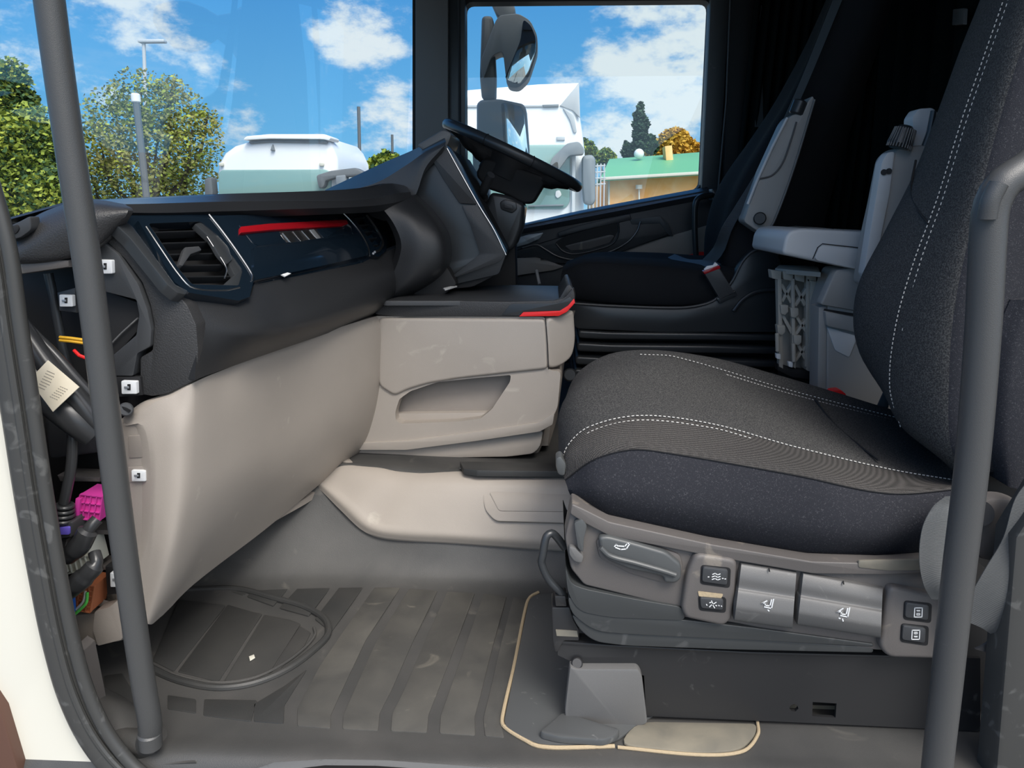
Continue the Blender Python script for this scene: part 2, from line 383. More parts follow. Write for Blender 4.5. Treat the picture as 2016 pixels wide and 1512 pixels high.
# raised pads between the grooves
B = [[(736, 1146), (663, 1247), (621, 1304), (574, 1393), (574, 1428)], [(796, 1158), (729, 1261), (682, 1365), (663, 1409), (662, 1434)], [(871, 1164), (824, 1266), (783, 1360), (760, 1403), (757, 1438)],
     [(944, 1168), (900, 1290), (870, 1370), (856, 1408), (853, 1442)], [(1005, 1175), (975, 1290), (957, 1370), (946, 1412), (948, 1448)], [(1048, 1180), (1020, 1290), (1000, 1370), (990, 1420), (1000, 1452)]]
for i in range(5):
    g = .13
    def lp(p, q, t): return (p[0]+(q[0]-p[0])*t, p[1]+(q[1]-p[1])*t)
    q = [lp(B[i][k], B[i+1][k], g) for k in range(5)]+[lp(B[i][k], B[i+1][k], 1-g) for k in (4, 3, 2, 1, 0)]
    slab('floor_pad', ZP(.0018), q, 'worn', f, th=.0025, r=.004, bev=.0006)
for q in [[(560, 1098), (604, 1118), (538, 1192), (486, 1174)], [(540, 1088), (556, 1096), (480, 1172), (420, 1156)], [(618, 1124), (668, 1134), (608, 1212), (550, 1196)], [(682, 1138), (722, 1146), (652, 1244), (620, 1218)]]:
    slab('floor_pad', ZP(.0018), q, 'rubber2', f, th=.0025, r=.004, bev=.0008)
for q in [[(604, 1318), (560, 1388), (558, 1424), (500, 1420), (500, 1386), (560, 1350)], [(506, 1378), (494, 1420), (400, 1408), (402, 1376)], [(386, 1376), (386, 1404), (330, 1395), (330, 1368)], [(205, 1330), (240, 1325), (262, 1360), (262, 1395), (208, 1365)]]:
    slab('floor_pad', ZP(.0018), q, 'rubber2', f, th=.0025, r=.004, bev=.0008)
# oval heel well with raised rim
rim = [(268, 1295), (310, 1322), (360, 1342), (430, 1354), (500, 1345), (565, 1318), (615, 1282), (645, 1250), (640, 1220), (600, 1195), (540, 1178), (470, 1160), (400, 1160), (330, 1165)]
tube('heel_rim', [PZ(x, y, .003) for x, y in rim], .0075, 'rubber2', f, n=90, seg=10)
tube('heel_rim_lip', [PZ(x, y, .003) for x, y in [(300, 1312), (360, 1333), (430, 1344), (498, 1335), (556, 1308), (600, 1275), (620, 1250), (618, 1235)]], .003, 'rubber', f, n=60, seg=8)
for q in [[(612, 1245), (600, 1270), (548, 1320), (535, 1322), (590, 1232)], [(572, 1220), (592, 1228), (528, 1328), (440, 1342), (520, 1210)], [(500, 1205), (516, 1208), (430, 1342), (350, 1322), (448, 1190)], [(436, 1190), (444, 1192), (342, 1322), (300, 1300), (352, 1180)]]:
    slab('heel_pad', ZP(.0018), q, 'rubber2', f, th=.0025, r=.004, bev=.0008)
# taupe tunnel side trim with stepped recess
tr1 = struct(patch('trim_1', [
    C3((600, 940, 1.80), (628, 962, 1.752), (672, 1006, 1.71), (716, 1046, 1.685), (760, 1060, 1.672), (900, 1070, 1.66), (1110, 1084, 1.652), (1300, 1090, 1.652)),
    C3((602, 934, 1.80), (634, 955, 1.747), (680, 996, 1.703), (722, 1034, 1.677), (764, 1048, 1.664), (900, 1057, 1.652), (1110, 1070, 1.644), (1300, 1076, 1.644)),
    C3((615, 925, 1.80), (650, 948, 1.755), (702, 990, 1.705), (738, 1020, 1.685), (780, 1034, 1.668), (900, 1044, 1.656), (1110, 1055, 1.648), (1300, 1060, 1.65)),
    C3((640, 905, 1.82), (690, 925, 1.77), (740, 945, 1.735), (780, 955, 1.72), (830, 955, 1.71), (900, 957, 1.70), (1110, 962, 1.69), (1300, 965, 1.69)),
    C3((660, 895, 1.83), (700, 912, 1.80), (750, 922, 1.77), (780, 928, 1.76), (830, 930, 1.75), (900, 930, 1.74), (1110, 936, 1.73), (1300, 938, 1.73)),
    C3((680, 880, 1.95), (700, 900, 1.90), (760, 906, 1.86), (790, 908, 1.86), (830, 908, 1.86), (900, 908, 1.86), (1110, 912, 1.86), (1300, 914, 1.86))],
    'taupe', nu=60, sub=6, back=(0, .02, -.015)))
pr = Pl(P(950, 1030, 1.652), P(1110, 1034, 1.648), P(950, 960, 1.700))
slab('step_panel', pr, [(946, 962), (1120, 966), (1300, 970), (1300, 1042), (1120, 1030), (975, 1026), (955, 1005)], 'taupe', tr1, off=.004, th=.02, r=.012, bev=.0035)
slab('step_inset', pr, [(962, 968), (1120, 972), (1300, 976), (1300, 1018), (1120, 1008), (982, 1006)], 'taupe', tr1, off=.0065, th=.004, r=.008, bev=.002)
slab('tunnel_mat', ZP(.262), [(905, 908), (1130, 912), (1130, 928), (940, 926), (912, 922)], 'rubber2', tr1, th=.015, r=.004, bev=.002)
tube('mat_edge', C3((905, 922, 1.752), (1000, 928, 1.752), (1110, 932, 1.752)), .0018, 'plate', tr1)
# cab shell: unseen roof and rear, front pillars, dark lining
struct(box('ceiling', (.1, 2.12, 1.78), (2.5, 2.3, .06), 'dark'))
wr = struct(box('wall_rear', (1.26, 2.15, .75), (.05, 2.4, 2.1), 'dark'))
D = 3.18   # driver's side wall
struct(slab_hole('wall_right', YP(D), [(812, -260), (1900, -260), (1900, 800), (812, 800)], [[(916, 4), (1398, 0), (1380, 371), (1100, 426), (1010, 446), (918, 470)]], 'dark', th=.07, hr=.03))
fr = struct(slab('trim_2', YP(D-.06), [(818, -250), (882, -250), (882, 560), (818, 560)], 'grey', th=.12, bev=.012, r=.004))
struct(slab('trim_3', YP(D-.03), [(880, -250), (914, -250), (916, 0), (917, 560), (880, 560)], 'satin', th=.06, bev=.006))
struct(slab('trim_4', YP(D-.03), [(1400, -250), (1440, -250), (1436, 0), (1426, 200), (1412, 400), (1380, 400), (1390, 200), (1399, 0)], 'black2', th=.06, bev=.006))
struct(slab('trim_5', YP(D-.05), [(1444, -250), (1500, -250), (1490, 500), (1420, 500), (1430, 200)], 'dark', th=.06, bev=.008))
tube('window_seal', C3((1441, -200, 3.09), (1438, 0, 3.09), (1430, 200, 3.09), (1410, 420, 3.09)), .004, 'black2', fr)
tube('pillar_seal', C3((903, -200, 3.1), (905, 200, 3.1), (906, 420, 3.1)), .006, 'dark', fr)
w2 = struct(slab('window_2', YP(D+.025), [(905, -4), (1410, -8), (1392, 385), (1000, 470), (905, 480)], 'glass', th=.004, bev=0, smooth=False))
# windscreen
gw = [[(-.92, 1.00, .74), (-.96, 1.5, .74), (-.96, 2.2, .74), (-.86, 2.8, .74), (-.62, 3.16, .74)],
      [(-.84, 1.00, 1.75), (-.88, 1.5, 1.75), (-.88, 2.2, 1.75), (-.78, 2.8, 1.75), (-.54, 3.16, 1.75)]]
struct(patch('window_1', gw, 'screen', nu=30, sub=1))
struct(patch('wall_front', [[(x, y, -.1) for x, y, z in gw[0]], [(x-.01, y, .75) for x, y, z in gw[0]]], 'dark', nu=30, sub=1, back=(-.03, 0, 0)))
# near side: cream sill paint, rubber door seal, rear sill
struct(slab('wall_left', YP(1.02), [(-120, 640), (-40, 640), (-10, 760), (40, 1000), (100, 1290), (170, 1460), (240, 1560), (300, 1700), (-120, 1700)], 'cream', th=.05, r=.02, bev=.01))
struct(slab('trim_6', YP(1.0), [(-40, 1340), (0, 1400), (34, 1512), (60, 1700), (-60, 1700)], 'brown', th=.02, bev=.004))
sl = [(-60, 300), (-10, 480), (14, 640), (42, 820), (66, 980), (92, 1130), (118, 1260), (150, 1370), (196, 1460), (262, 1530), (360, 1575), (600, 1600)]
ts = struct(tube('trim_7', [P(x, y, 1.015) for x, y in sl], .0245, 'seal', n=90, seg=20))
tube('seal_lip', [P(x+26, y-2, 1.0) for x, y in sl], .010, 'seal', ts, n=90, seg=12)
tube('seal_fold', [P(x-4, y, .995) for x, y in sl], .006, 'seal', ts, n=90, seg=10)
struct(slab('trim_8', YP(1.03), [(2000, 1060), (2100, 900), (2200, 1700), (1940, 1700), (1962, 1512)], 'seal', th=.05, bev=.008))
struct(slab('trim_9', YP(1.25), [(1925, 1190), (2300, 1190), (2300, 1485), (1880, 1485), (1890, 1300)], 'dark', th=.04, bev=.01))
# aluminium sill plate
sp = struct(slab('trim_10', ZP(.012), [(480, 1520), (540, 1499), (640, 1493), (760, 1495), (940, 1508), (1200, 1522), (1300, 1560), (470, 1560)], 'silver', th=.012, bev=.003))
slab('tread_strip', ZP(.016), [(590, 1512), (640, 1506), (740, 1507), (900, 1518), (900, 1530), (590, 1530)], 'dark', sp, th=.005, bev=.001)
# grey carpeted hump at the foot of the left handle
hump = struct(patch('trim_11', [
    C3((188, 1345, 1.17), (240, 1370, 1.17), (300, 1400, 1.15), (340, 1425, 1.12)),
    C3((175, 1370, 1.11), (235, 1385, 1.10), (300, 1415, 1.10), (360, 1450, 1.09)),
    C3((180, 1420, 1.06), (240, 1440, 1.05), (300, 1460, 1.05), (375, 1480, 1.05)),
    C3((190, 1475, 1.02), (240, 1495, 1.02), (300, 1505, 1.02), (385, 1500, 1.02))], 'rubber', nu=20, back=(0, .02, -.06)))
# ================================================================ GRAB HANDLES
g = root('grab_handle', P(300, 1470, 1.02), 'straight black grab pole at the left of the open doorway, before the dashboard', 'handle')
tube('pole', C3((78, -160, .985), (97, 0, .99), (130, 240, .995), (172, 520, 1.0), (216, 860, 1.005), (255, 1160, 1.01), (283, 1350, 1.015), (296, 1430, 1.02), (290, 1462, 1.03), (270, 1478, 1.05)), .0182, 'tube', g, n=60, seg=24)
tube('foot', C3((290, 1462, 1.035), (240, 1458, 1.05), (185, 1445, 1.07)), .021, 'rubber', g, n=14, seg=18)
cyl('foot_cap', P(293, 1432, 1.018), P(298, 1480, 1.02), .0183, 'tube', g, bev=.012)
g = root('grab_handle', P(1845, 1512, .88), 'bent black grab pole at the right of the doorway, in front of the near seat', 'handle')
tube('pole', C3((2120, 262, .90), (2060, 300, .89), (2016, 335, .885), (1975, 362, .88), (1952, 405, .88), (1945, 470, .88), (1936, 640, .88), (1915, 900, .88), (1885, 1150, .88), (1862, 1360, .88), (1843, 1530, .88), (1820, 1800, .88)), .0188, 'tube', g, n=90, seg=24)
tube('end_joint', C3((1966, 362, .862), (1950, 395, .862), (1943, 430, .864)), .010, 'tube', g, n=10)

# ================================================================ DASHBOARD
db = root('dashboard', (-.75, 1.2, .1), 'long black and taupe dashboard with its near end cover missing', 'dashboard')
# dash top pad: silhouette, lip top, lip bottom
def off(cs, d): return [p+V(d) for p in cs]
A = C3((150, 396, 1.22), (240, 391, 1.3), (440, 382, 1.5), (600, 377, 1.68), (690, 373, 1.80), (735, 368, 1.88), (770, 361, 1.95), (800, 366, 2.0))
B = C3((160, 398, 1.17), (235, 402, 1.22), (440, 397, 1.45), (600, 396, 1.64), (690, 395, 1.76), (740, 390, 1.84), (785, 380, 1.90), (808, 378, 1.95))
C_ = C3((170, 404, 1.165), (242, 418, 1.215), (440, 416, 1.445), (600, 411, 1.635), (690, 408, 1.755), (745, 404, 1.835), (790, 396, 1.895), (810, 388, 1.945))
D_ = C3((175, 430, 1.19), (245, 440, 1.24), (440, 430, 1.47), (600, 424, 1.66), (690, 420, 1.78), (750, 416, 1.86), (792, 404, 1.92), (811, 396, 1.96))
back1 = [V((min(p.x-.12, -.9), p.y+.06, p.z-.06)) for p in A]; back1 = off(A, (-.22, .03, -.05))
patch('top_pad', [back1, A, B, C_, D_], ['black', 'sheen'], db, nu=50, sub=5, mis=[1, 1, 0, 0], hard=(1, 2, 3), back=(-.02, .01, .0), angle=28)
# near corner pad in leather grain
patch('corner_pad', [
    C3((-14, 470, 1.30), (40, 440, 1.30), (110, 404, 1.30), (180, 392, 1.30), (232, 398, 1.30)),
    C3((-14, 482, 1.16), (40, 452, 1.16), (90, 424, 1.16), (170, 400, 1.16), (240, 405, 1.18)),
    C3((-10, 500, 1.135), (40, 490, 1.13), (95, 455, 1.13), (180, 425, 1.135), (252, 415, 1.16)),
    C3((-5, 505, 1.13), (30, 510, 1.13), (110, 495, 1.13), (180, 470, 1.135), (240, 438, 1.16)),
    C3((-4, 512, 1.14), (30, 520, 1.14), (120, 512, 1.14), (186, 488, 1.145), (236, 446, 1.17)),
    C3((0, 514, 1.28), (30, 520, 1.28), (120, 512, 1.28), (190, 488, 1.28), (240, 450, 1.28))],
    'pad', db, nu=30, sub=6, caps=False, back=(0, .015, .0))
slab('pad_notch', YP(1.126), [(2, 452), (38, 436), (60, 424), (62, 452), (40, 468), (8, 474)], 'black2', db, th=.02, r=.006, bev=.002)
slab('notch_pocket', YP(1.124), [(2, 450), (34, 442), (38, 450), (32, 460), (4, 466)], 'dark', db, th=.012, r=.004, bev=.001)
slab('corner_bracket', YP(1.14), [(20, 512), (135, 512), (135, 526), (34, 541), (20, 536)], 'shell', db, th=.05, bev=.003)
# fascia plane
FP = Pl(P(240, 430, 1.20), P(375, 575, 1.20), P(725, 505, 1.84))
VI1 = [(292, 440), (396, 436), (428, 462), (478, 532), (470, 562), (378, 560), (352, 530)]; VI2 = [(692, 422), (722, 420), (752, 468), (746, 486), (736, 486), (712, 450)]
slab_hole('fascia', FP, [(236, 424), (300, 424), (560, 418), (735, 414), (775, 440), (770, 500), (740, 512), (500, 560), (480, 592), (380, 580), (300, 500), (262, 450)], [VI1, VI2], 'gloss', db, off=-.004, th=.012)
# lower black panel
def col_(t, m1, m2, b_): return [FP.at(t[0], t[1], -.003), P(*m1), P(*m2), PZ(b_[0], b_[1], .605)]
lb = [[P(262, 452, 1.19), P(345, 566, 1.185), P(384, 640, 1.18), PZ(384, 748, .605)],
      col_((350, 566), (384, 620, 1.195), (404, 680, 1.195), (402, 741)),
      col_((482, 590), (496, 622, 1.295), (508, 660, 1.29), (500, 706)),
      col_((504, 553), (560, 600, 1.42), (580, 645, 1.41), (570, 682)),
      col_((620, 526), (640, 575, 1.575), (655, 625, 1.565), (648, 655)),
      col_((740, 502), (752, 545, 1.80), (756, 590, 1.80), (742, 621)),
      [P(800, 480, 1.99), P(800, 550, 1.99), P(790, 575, 1.99), P(770, 610, 1.99)]]
patch('lower_fascia', lb, 'black', db, nu=24, sub=8, hard=(3,), back=(-.02, .01, 0), label='matt black panel under the gloss fascia')
# end frame facing the doorway
slab('end_frame', YP(1.172), [(206, 452), (222, 447), (262, 484), (300, 520), (345, 575), (368, 600), (386, 640), (390, 690), (386, 748), (330, 775), (300, 780), (276, 776), (276, 704), (300, 690), (304, 640), (296, 600), (280, 556), (246, 510), (210, 476), (190, 464)], 'pad', db, th=.045, r=.004, bev=.004, label='textured charcoal end frame')
slab('end_rib', YP(1.166), [(190, 466), (232, 500), (272, 560), (290, 610), (298, 650), (296, 682), (270, 696), (262, 740), (224, 740), (222, 700), (268, 660), (274, 620), (268, 590), (190, 570)], 'black2', db, th=.03, r=.003, bev=.002)
slab('side_trim', FP, [(224, 438), (243, 430), (262, 446), (300, 498), (345, 560), (370, 572), (366, 580), (350, 576), (330, 560), (290, 510), (256, 468)], 'satin', db, off=.012, th=.02, r=.003, bev=.003)
# big near vent
v = FP
def vent(out, inn, slats, nsl, chromepts, wheel, name='air_vent', lab=None):
    vb = slab_hole(name, v, out, [inn], 'gloss', db, off=.010, th=.02, hr=.006, label=lab)
    slab('vent_well', v, [(x, y) for x, y in inn], 'dark', vb, off=-.055, th=.004, bev=0)
    for a_, b_ in zip(inn, inn[1:]+inn[:1]):
        bm = bmesh.new(); bm_slab(bm, [v.at(*a_, .0), v.at(*b_, .0), v.at(*b_, .0)-v.n*.055, v.at(*a_, .0)-v.n*.055], -v.n.cross((v.at(*b_)-v.at(*a_)).normalized())*.001); link('vent_duct', bm, 'dark', vb, smooth=False)
    (a0, a1), (b0, b1) = slats
    for i in range(nsl):
        t = (i+.7)/nsl
        p = v.at(a0[0]+(a1[0]-a0[0])*t, a0[1]+(a1[1]-a0[1])*t, .001); q = v.at(b0[0]+(b1[0]-b0[0])*t, b0[1]+(b1[1]-b0[1])*t, .001)
        bm = bmesh.new(); dn = v.n*.010; tv = V((0, 0, .0022)); bm_slab(bm, [p-dn*2.2, q-dn*2.2, q-dn*.4, p-dn*.4], tv, .0005, 1)
        link('slat', bm, 'black', vb)
    tube('bright_edge', [v.at(x, y, .0115) for x, y in chromepts], .0016, 'chrome', vb, n=30, seg=8)
    return vb
vb = vent([(272, 434), (410, 430), (425, 428), (500, 548), (492, 584), (470, 592), (372, 576), (345, 556)],
     [(292, 440), (396, 436), (428, 462), (478, 532), (470, 562), (378, 560), (352, 530)],
     (((300, 440), (380, 572)), ((412, 436), (470, 572))), 6, [(412, 422), (436, 452), (468, 496), (496, 540), (496, 552)], None, lab='large near air vent with open slats')
slab('vent_cheek', v, [(398, 436), (430, 462), (482, 530), (470, 566), (448, 566), (440, 560), (462, 540), (440, 500), (412, 466), (384, 440)], 'satin', vb, off=.008, th=.012, r=.003, bev=.003)
slab('vent_wheel', v, [(410, 464), (428, 462), (450, 486), (458, 510), (448, 520), (430, 500)], 'satin', vb, off=.012, th=.008, r=.005, bev=.002)
slab('vent_tab', v, [(364, 486), (392, 484), (398, 492), (376, 500), (360, 524), (352, 520)], 'black2', vb, off=.010, th=.01, r=.003, bev=.003)
tube('inner_edge', [v.at(x, y, .010) for x, y in [(288, 446), (320, 494), (352, 540), (378, 566), (440, 572), (472, 566)]], .0014, 'chrome', vb, n=30, seg=8)
tube('cheek_edge', [v.at(x, y, .010) for x, y in [(408, 466), (430, 500), (446, 528), (442, 548)]], .0012, 'chrome', vb, n=20, seg=8)
vb = vent([(676, 418), (728, 414), (764, 470), (760, 494), (745, 506), (728, 500), (716, 470)],
     [(692, 422), (722, 420), (752, 468), (746, 486), (736, 486), (712, 450)],
     (((690, 420), (730, 488)), ((722, 418), (752, 484))), 5, [(672, 416), (690, 434), (708, 456), (724, 484), (728, 504)], None, lab='small far air vent')
tube('cheek_edge', [v.at(x, y, .013) for x, y in [(722, 424), (742, 452), (754, 476), (748, 492), (738, 496)]], .0030, 'chrome', vb, n=20, seg=8)
# gloss insert with the red strip
ins = slab('gloss_insert', v, [(414, 424), (672, 416), (706, 456), (727, 502), (502, 552), (498, 540), (470, 494), (434, 450)], 'gloss', db, off=.006, th=.012, bev=.0025)
slab('insert_step', v, [(470, 442), (690, 430), (694, 462), (640, 466), (516, 486), (498, 478)], 'gloss', ins, off=.0075, th=.004, r=.004, bev=.001)
slab('red_strip', v, [(474, 446), (530, 440), (682, 432), (686, 440), (676, 444), (540, 452), (474, 458)], 'red', ins, off=.013, th=.008, r=.002, bev=.0018, label='dark red accent strip')
for q in ([(556, 458), (572, 455), (594, 477), (574, 479)], [(576, 455), (586, 453), (600, 474), (594, 477)]):
    slab('chrome_clip', v, q, 'chrome', ins, off=.012, th=.006, r=.001, bev=.0012)
patch('gloss_band', [[v.at(508, 484, .0115), v.at(600, 473, .0115), v.at(706, 459, .0115)], [v.at(500, 488, .0135), v.at(604, 478, .0135), v.at(709, 464, .0135)], [v.at(500, 520, .0125), v.at(610, 502, .0125), v.at(718, 484, .0125)], [v.at(503, 551, .007), v.at(616, 527, .007), v.at(727, 502, .007)]],
    'gloss', ins, nu=24, sub=6, hard=(1,), back=(-.006, 0, -.004))
cl = slab('clip_recess', v, [(550, 456), (632, 450), (640, 468), (622, 476), (568, 482)], 'dark', ins, off=.0085, th=.002, bev=.0005)
slab('chrome_clip', v, [(594, 454), (604, 452), (624, 470), (612, 474)], 'chrome', ins, off=.011, th=.004, bev=.001)
slab('chrome_clip', v, [(610, 452), (618, 451), (632, 468), (626, 472)], 'silver', ins, off=.011, th=.004, bev=.001)
slab('insert_window', v, [(624, 450), (678, 446), (678, 462), (638, 470)], 'gloss', ins, off=.012, th=.004, r=.003, bev=.001)
slab('loose_clip', v, [(554, 540), (566, 536), (574, 538), (562, 544)], 'white', ins, off=.008, th=.003, bev=.001)
# taupe lower cover
patch('lower_cover', [
    C3((250, 838, 1.165), (278, 836, 1.16), (292, 880, 1.158), (296, 960, 1.158), (290, 1060, 1.16), (266, 1130, 1.165), (245, 1160, 1.17)),
    C3((300, 795, 1.165), (306, 850, 1.158), (308, 900, 1.155), (308, 980, 1.155), (302, 1080, 1.158), (285, 1160, 1.165), (262, 1210, 1.17)),
    C3((345, 776, 1.17), (352, 840, 1.157), (352, 900, 1.155), (350, 980, 1.155), (338, 1070, 1.158), (318, 1150, 1.165), (290, 1228, 1.17)),
    C3((384, 752, 1.18), (386, 830, 1.18), (384, 900, 1.18), (378, 980, 1.18), (366, 1070, 1.19), (345, 1150, 1.20), (306, 1224, 1.20)),
    C3((450, 724, 1.28), (452, 800, 1.275), (450, 870, 1.275), (444, 950, 1.275), (430, 1020, 1.285), (410, 1080, 1.30), (382, 1150, 1.32)),
    C3((580, 674, 1.52), (580, 740, 1.515), (578, 800, 1.515), (572, 870, 1.515), (562, 920, 1.52), (545, 980, 1.54), (520, 1044, 1.56)),
    C3((735, 624, 1.84), (746, 640, 1.84), (746, 700, 1.84), (742, 760, 1.84), (730, 820, 1.84), (712, 875, 1.85), (692, 905, 1.87)),
    C3((760, 622, 2.0), (765, 640, 2.0), (765, 700, 2.0), (760, 760, 2.0), (755, 820, 2.0), (745, 875, 2.0), (735, 890, 2.0))],
    'taupe', db, nu=36, sub=8, back=(-.03, .015, -.004), label='large scuffed taupe knee cover')
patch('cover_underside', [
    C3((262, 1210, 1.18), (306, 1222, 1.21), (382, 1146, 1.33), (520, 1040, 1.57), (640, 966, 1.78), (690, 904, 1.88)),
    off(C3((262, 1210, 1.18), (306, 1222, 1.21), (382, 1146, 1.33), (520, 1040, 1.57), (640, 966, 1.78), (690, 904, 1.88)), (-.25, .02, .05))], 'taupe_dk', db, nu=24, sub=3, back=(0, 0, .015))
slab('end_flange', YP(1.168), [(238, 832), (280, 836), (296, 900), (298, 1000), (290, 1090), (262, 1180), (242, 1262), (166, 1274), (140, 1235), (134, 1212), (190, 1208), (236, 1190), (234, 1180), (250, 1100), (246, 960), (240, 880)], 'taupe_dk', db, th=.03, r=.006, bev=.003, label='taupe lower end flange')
slab('flange_box', YP(1.152), [(186, 1204), (214, 1196), (236, 1178), (240, 1260), (192, 1272), (182, 1240)], 'taupe_dk', db, th=.03, r=.004, bev=.004)
slab('flange_recess', YP(1.166), [(252, 858), (288, 856), (292, 900), (254, 902)], 'taupe_dk', db, th=.003, r=.002, bev=.001)
# inside of the open end
bm = bmesh.new(); bm_box(bm, (-.84, 1.70, .50), (.18, .80, .60)); link('inner_duct', bm, 'dark', db)
slab('end_bulkhead', YP(1.245), [(-60, 440), (300, 440), (300, 1230), (120, 1290), (60, 900), (-60, 700)], 'dark', db, th=.02)
slab('lower_frame', YP(1.20), [(86, 820), (196, 800), (206, 870), (196, 892), (96, 905)], 'black2', db, th=.03, r=.01, bev=.006)
slab('frame_web', YP(1.19), [(200, 570), (280, 598), (282, 640), (228, 700), (222, 820), (200, 820)], 'dark', db, th=.02, bev=.003)
for y0 in (936, 1040, 1110): slab('frame_shelf', YP(1.19), [(112, y0), (196 if y0 < 1000 else 212, y0+4), (196 if y0 < 1000 else 214, y0+13), (118, y0+12)], 'shell', db, th=.04, bev=.002)
slab('inner_bracket', YP(1.19), [(112, 576), (148, 566), (150, 616), (116, 612)], 'black2', db, th=.02, bev=.002)
tube('strut', C3((95, 538, 1.20), (106, 590, 1.20), (122, 680, 1.20), (138, 740, 1.2)), .0075, 'satin', db, seg=12)
for xs in ((204, 640), (204, 662), (204, 684)):
    bm = bmesh.new(); 
    for k in range(16):
        a = P(200+k*4.6, xs[1]-k*.5, 1.23); bm_tube(bm, [a, a+V((.0025, 0, 0))], .009, 10)
    link('corrugated_hose', bm, 'dark', db)
tube('thin_rod', C3((214, 682, 1.185), (240, 655, 1.185), (272, 626, 1.185)), .0015, 'grey', db)
def clip(x, y, Y, w=26, h=30):
    p = YP(Y); c = slab('metal_clip', p, [(x, y), (x+w, y+1), (x+w+1, y+h), (x+1, y+h)], 'white', db, th=.008, r=.002, bev=.0015, label='small pale spring clip')
    slab('clip_slot', p, [(x+w*.42, y+h*.25), (x+w*.62, y+h*.25), (x+w*.62, y+h*.7), (x+w*.42, y+h*.7)], 'dark', c, off=.001, th=.002, bev=0)
    slab('clip_tongue', p, [(x+w*.2, y+h*.42), (x+w*.5, y+h*.42), (x+w*.5, y+h*.58), (x+w*.2, y+h*.58)], 'silver', c, off=.003, th=.003, bev=.0006)
clip(192, 511, 1.158, 28, 28); clip(116, 580, 1.18, 26, 24); clip(238, 750, 1.158, 30, 26); clip(258, 926, 1.160, 28, 22); clip(216, 1128, 1.158, 24, 28)
slab('clip_seat', YP(1.166), [(226, 742), (276, 742), (280, 778), (228, 782)], 'dark', db, th=.01, bev=.001)
slab('clip_seat', YP(1.166), [(252, 920), (292, 918), (292, 950), (252, 950)], 'taupe_dk', db, th=.004, bev=.001)
slab('clip_seat', YP(1.166), [(206, 1116), (240, 1116), (242, 1170), (210, 1172)], 'dark', db, th=.02, bev=.003)
# dashboard screw
sc_ = cyl('fastener', P(248, 806, 1.15), P(248, 806, 1.17), .0115, 'black2', db, bev=.002)
slab('fastener_slot', YP(1.148), [(240, 800), (256, 808), (254, 812), (238, 804)], 'dark', sc_, th=.003, bev=0)
# centre bulge and driver's cowl
patch('centre_bulge', [
    C3((748, 404, 1.87), (775, 440, 1.87), (790, 480, 1.87), (782, 520, 1.88), (762, 560, 1.89), (745, 590, 1.90)),
    C3((790, 396, 1.90), (815, 430, 1.88), (830, 470, 1.87), (828, 515, 1.87), (806, 556, 1.88), (765, 590, 1.90)),
    C3((815, 385, 1.95), (850, 425, 1.92), (872, 470, 1.90), (872, 520, 1.90), (848, 552, 1.92), (800, 584, 1.95)),
    C3((822, 380, 2.10), (866, 425, 2.08), (890, 470, 2.06), (888, 520, 2.06), (862, 556, 2.08), (820, 584, 2.10))], 'black', db, nu=26, sub=8, back=(-.02, .03, 0), label='rounded black centre section')
slab('control_recess', YP(1.97), [(752, 584), (768, 556), (820, 530), (880, 525), (900, 560), (850, 600), (760, 600)], 'dark', db, th=.06, r=.01, bev=.004)
for cx in (797, 822):
    k = cyl('rotary_knob', P(cx, 546, 1.945), P(cx+5, 546, 1.99), .0175 if cx > 800 else .014, 'satin', db, bev=.003)
    cyl('knob_ring', P(cx, 546, 1.94), P(cx, 546, 1.943), .010, 'chrome', k)
CP = YP(2.02)
slab('cowl_side', CP, [(838, 305), (876, 282), (900, 320), (996, 502), (982, 540), (870, 566), (800, 560), (868, 520), (862, 440), (818, 392), (822, 350)], 'satin', db, th=.10, r=.008, bev=.008, label='angular satin black instrument cowl side')
slab('cowl_cap', YP(2.008), [(842, 300), (874, 284), (938, 402), (904, 400), (872, 352)], 'black', db, th=.03, r=.004, bev=.004)
slab('cowl_flank', YP(2.006), [(908, 404), (940, 404), (995, 500), (985, 515), (880, 552), (945, 500), (925, 440)], 'black', db, th=.03, r=.006, bev=.005)
tube('cowl_edge', C3((880, 292, 2.02), (912, 350, 2.02), (945, 408, 2.02), (972, 452, 2.02), (996, 502, 2.02)), .0022, 'chrome', db, n=20, seg=8)
slab('cowl_lower', YP(2.03), [(996, 505), (970, 545), (930, 565), (830, 575), (812, 560), (870, 552)], 'dark', db, th=.08, r=.01, bev=.01)
patch('cowl_top', [
    C3((640, 374, 2.30), (700, 346, 2.32), (760, 318, 2.34), (820, 292, 2.36), (872, 262, 2.40)),
    C3((650, 384, 2.0), (740, 360, 2.0), (800, 325, 2.0), (836, 300, 2.0), (878, 279, 2.0)),
    C3((700, 400, 1.99), (780, 385, 1.99), (812, 355, 1.99), (836, 312, 1.99), (876, 285, 1.99)),
    C3((760, 420, 1.99), (800, 410, 1.99), (820, 380, 1.99), (838, 330, 1.99), (870, 292, 1.99))], 'black2', db, nu=24, sub=6, hard=(1,), back=(-.01, .02, -.02))
slab('cowl_hood', YP(2.16), [(820, 286), (872, 254), (890, 262), (880, 290), (846, 305)], 'grey', db, th=.2, r=.01, bev=.006)
# instrument cowl body behind
slab('instrument_binnacle', YP(2.12), [(842, 305), (876, 284), (945, 404), (994, 498), (975, 540), (870, 560), (760, 540), (760, 400)], 'dark', db, th=.62, r=.01, bev=.01)

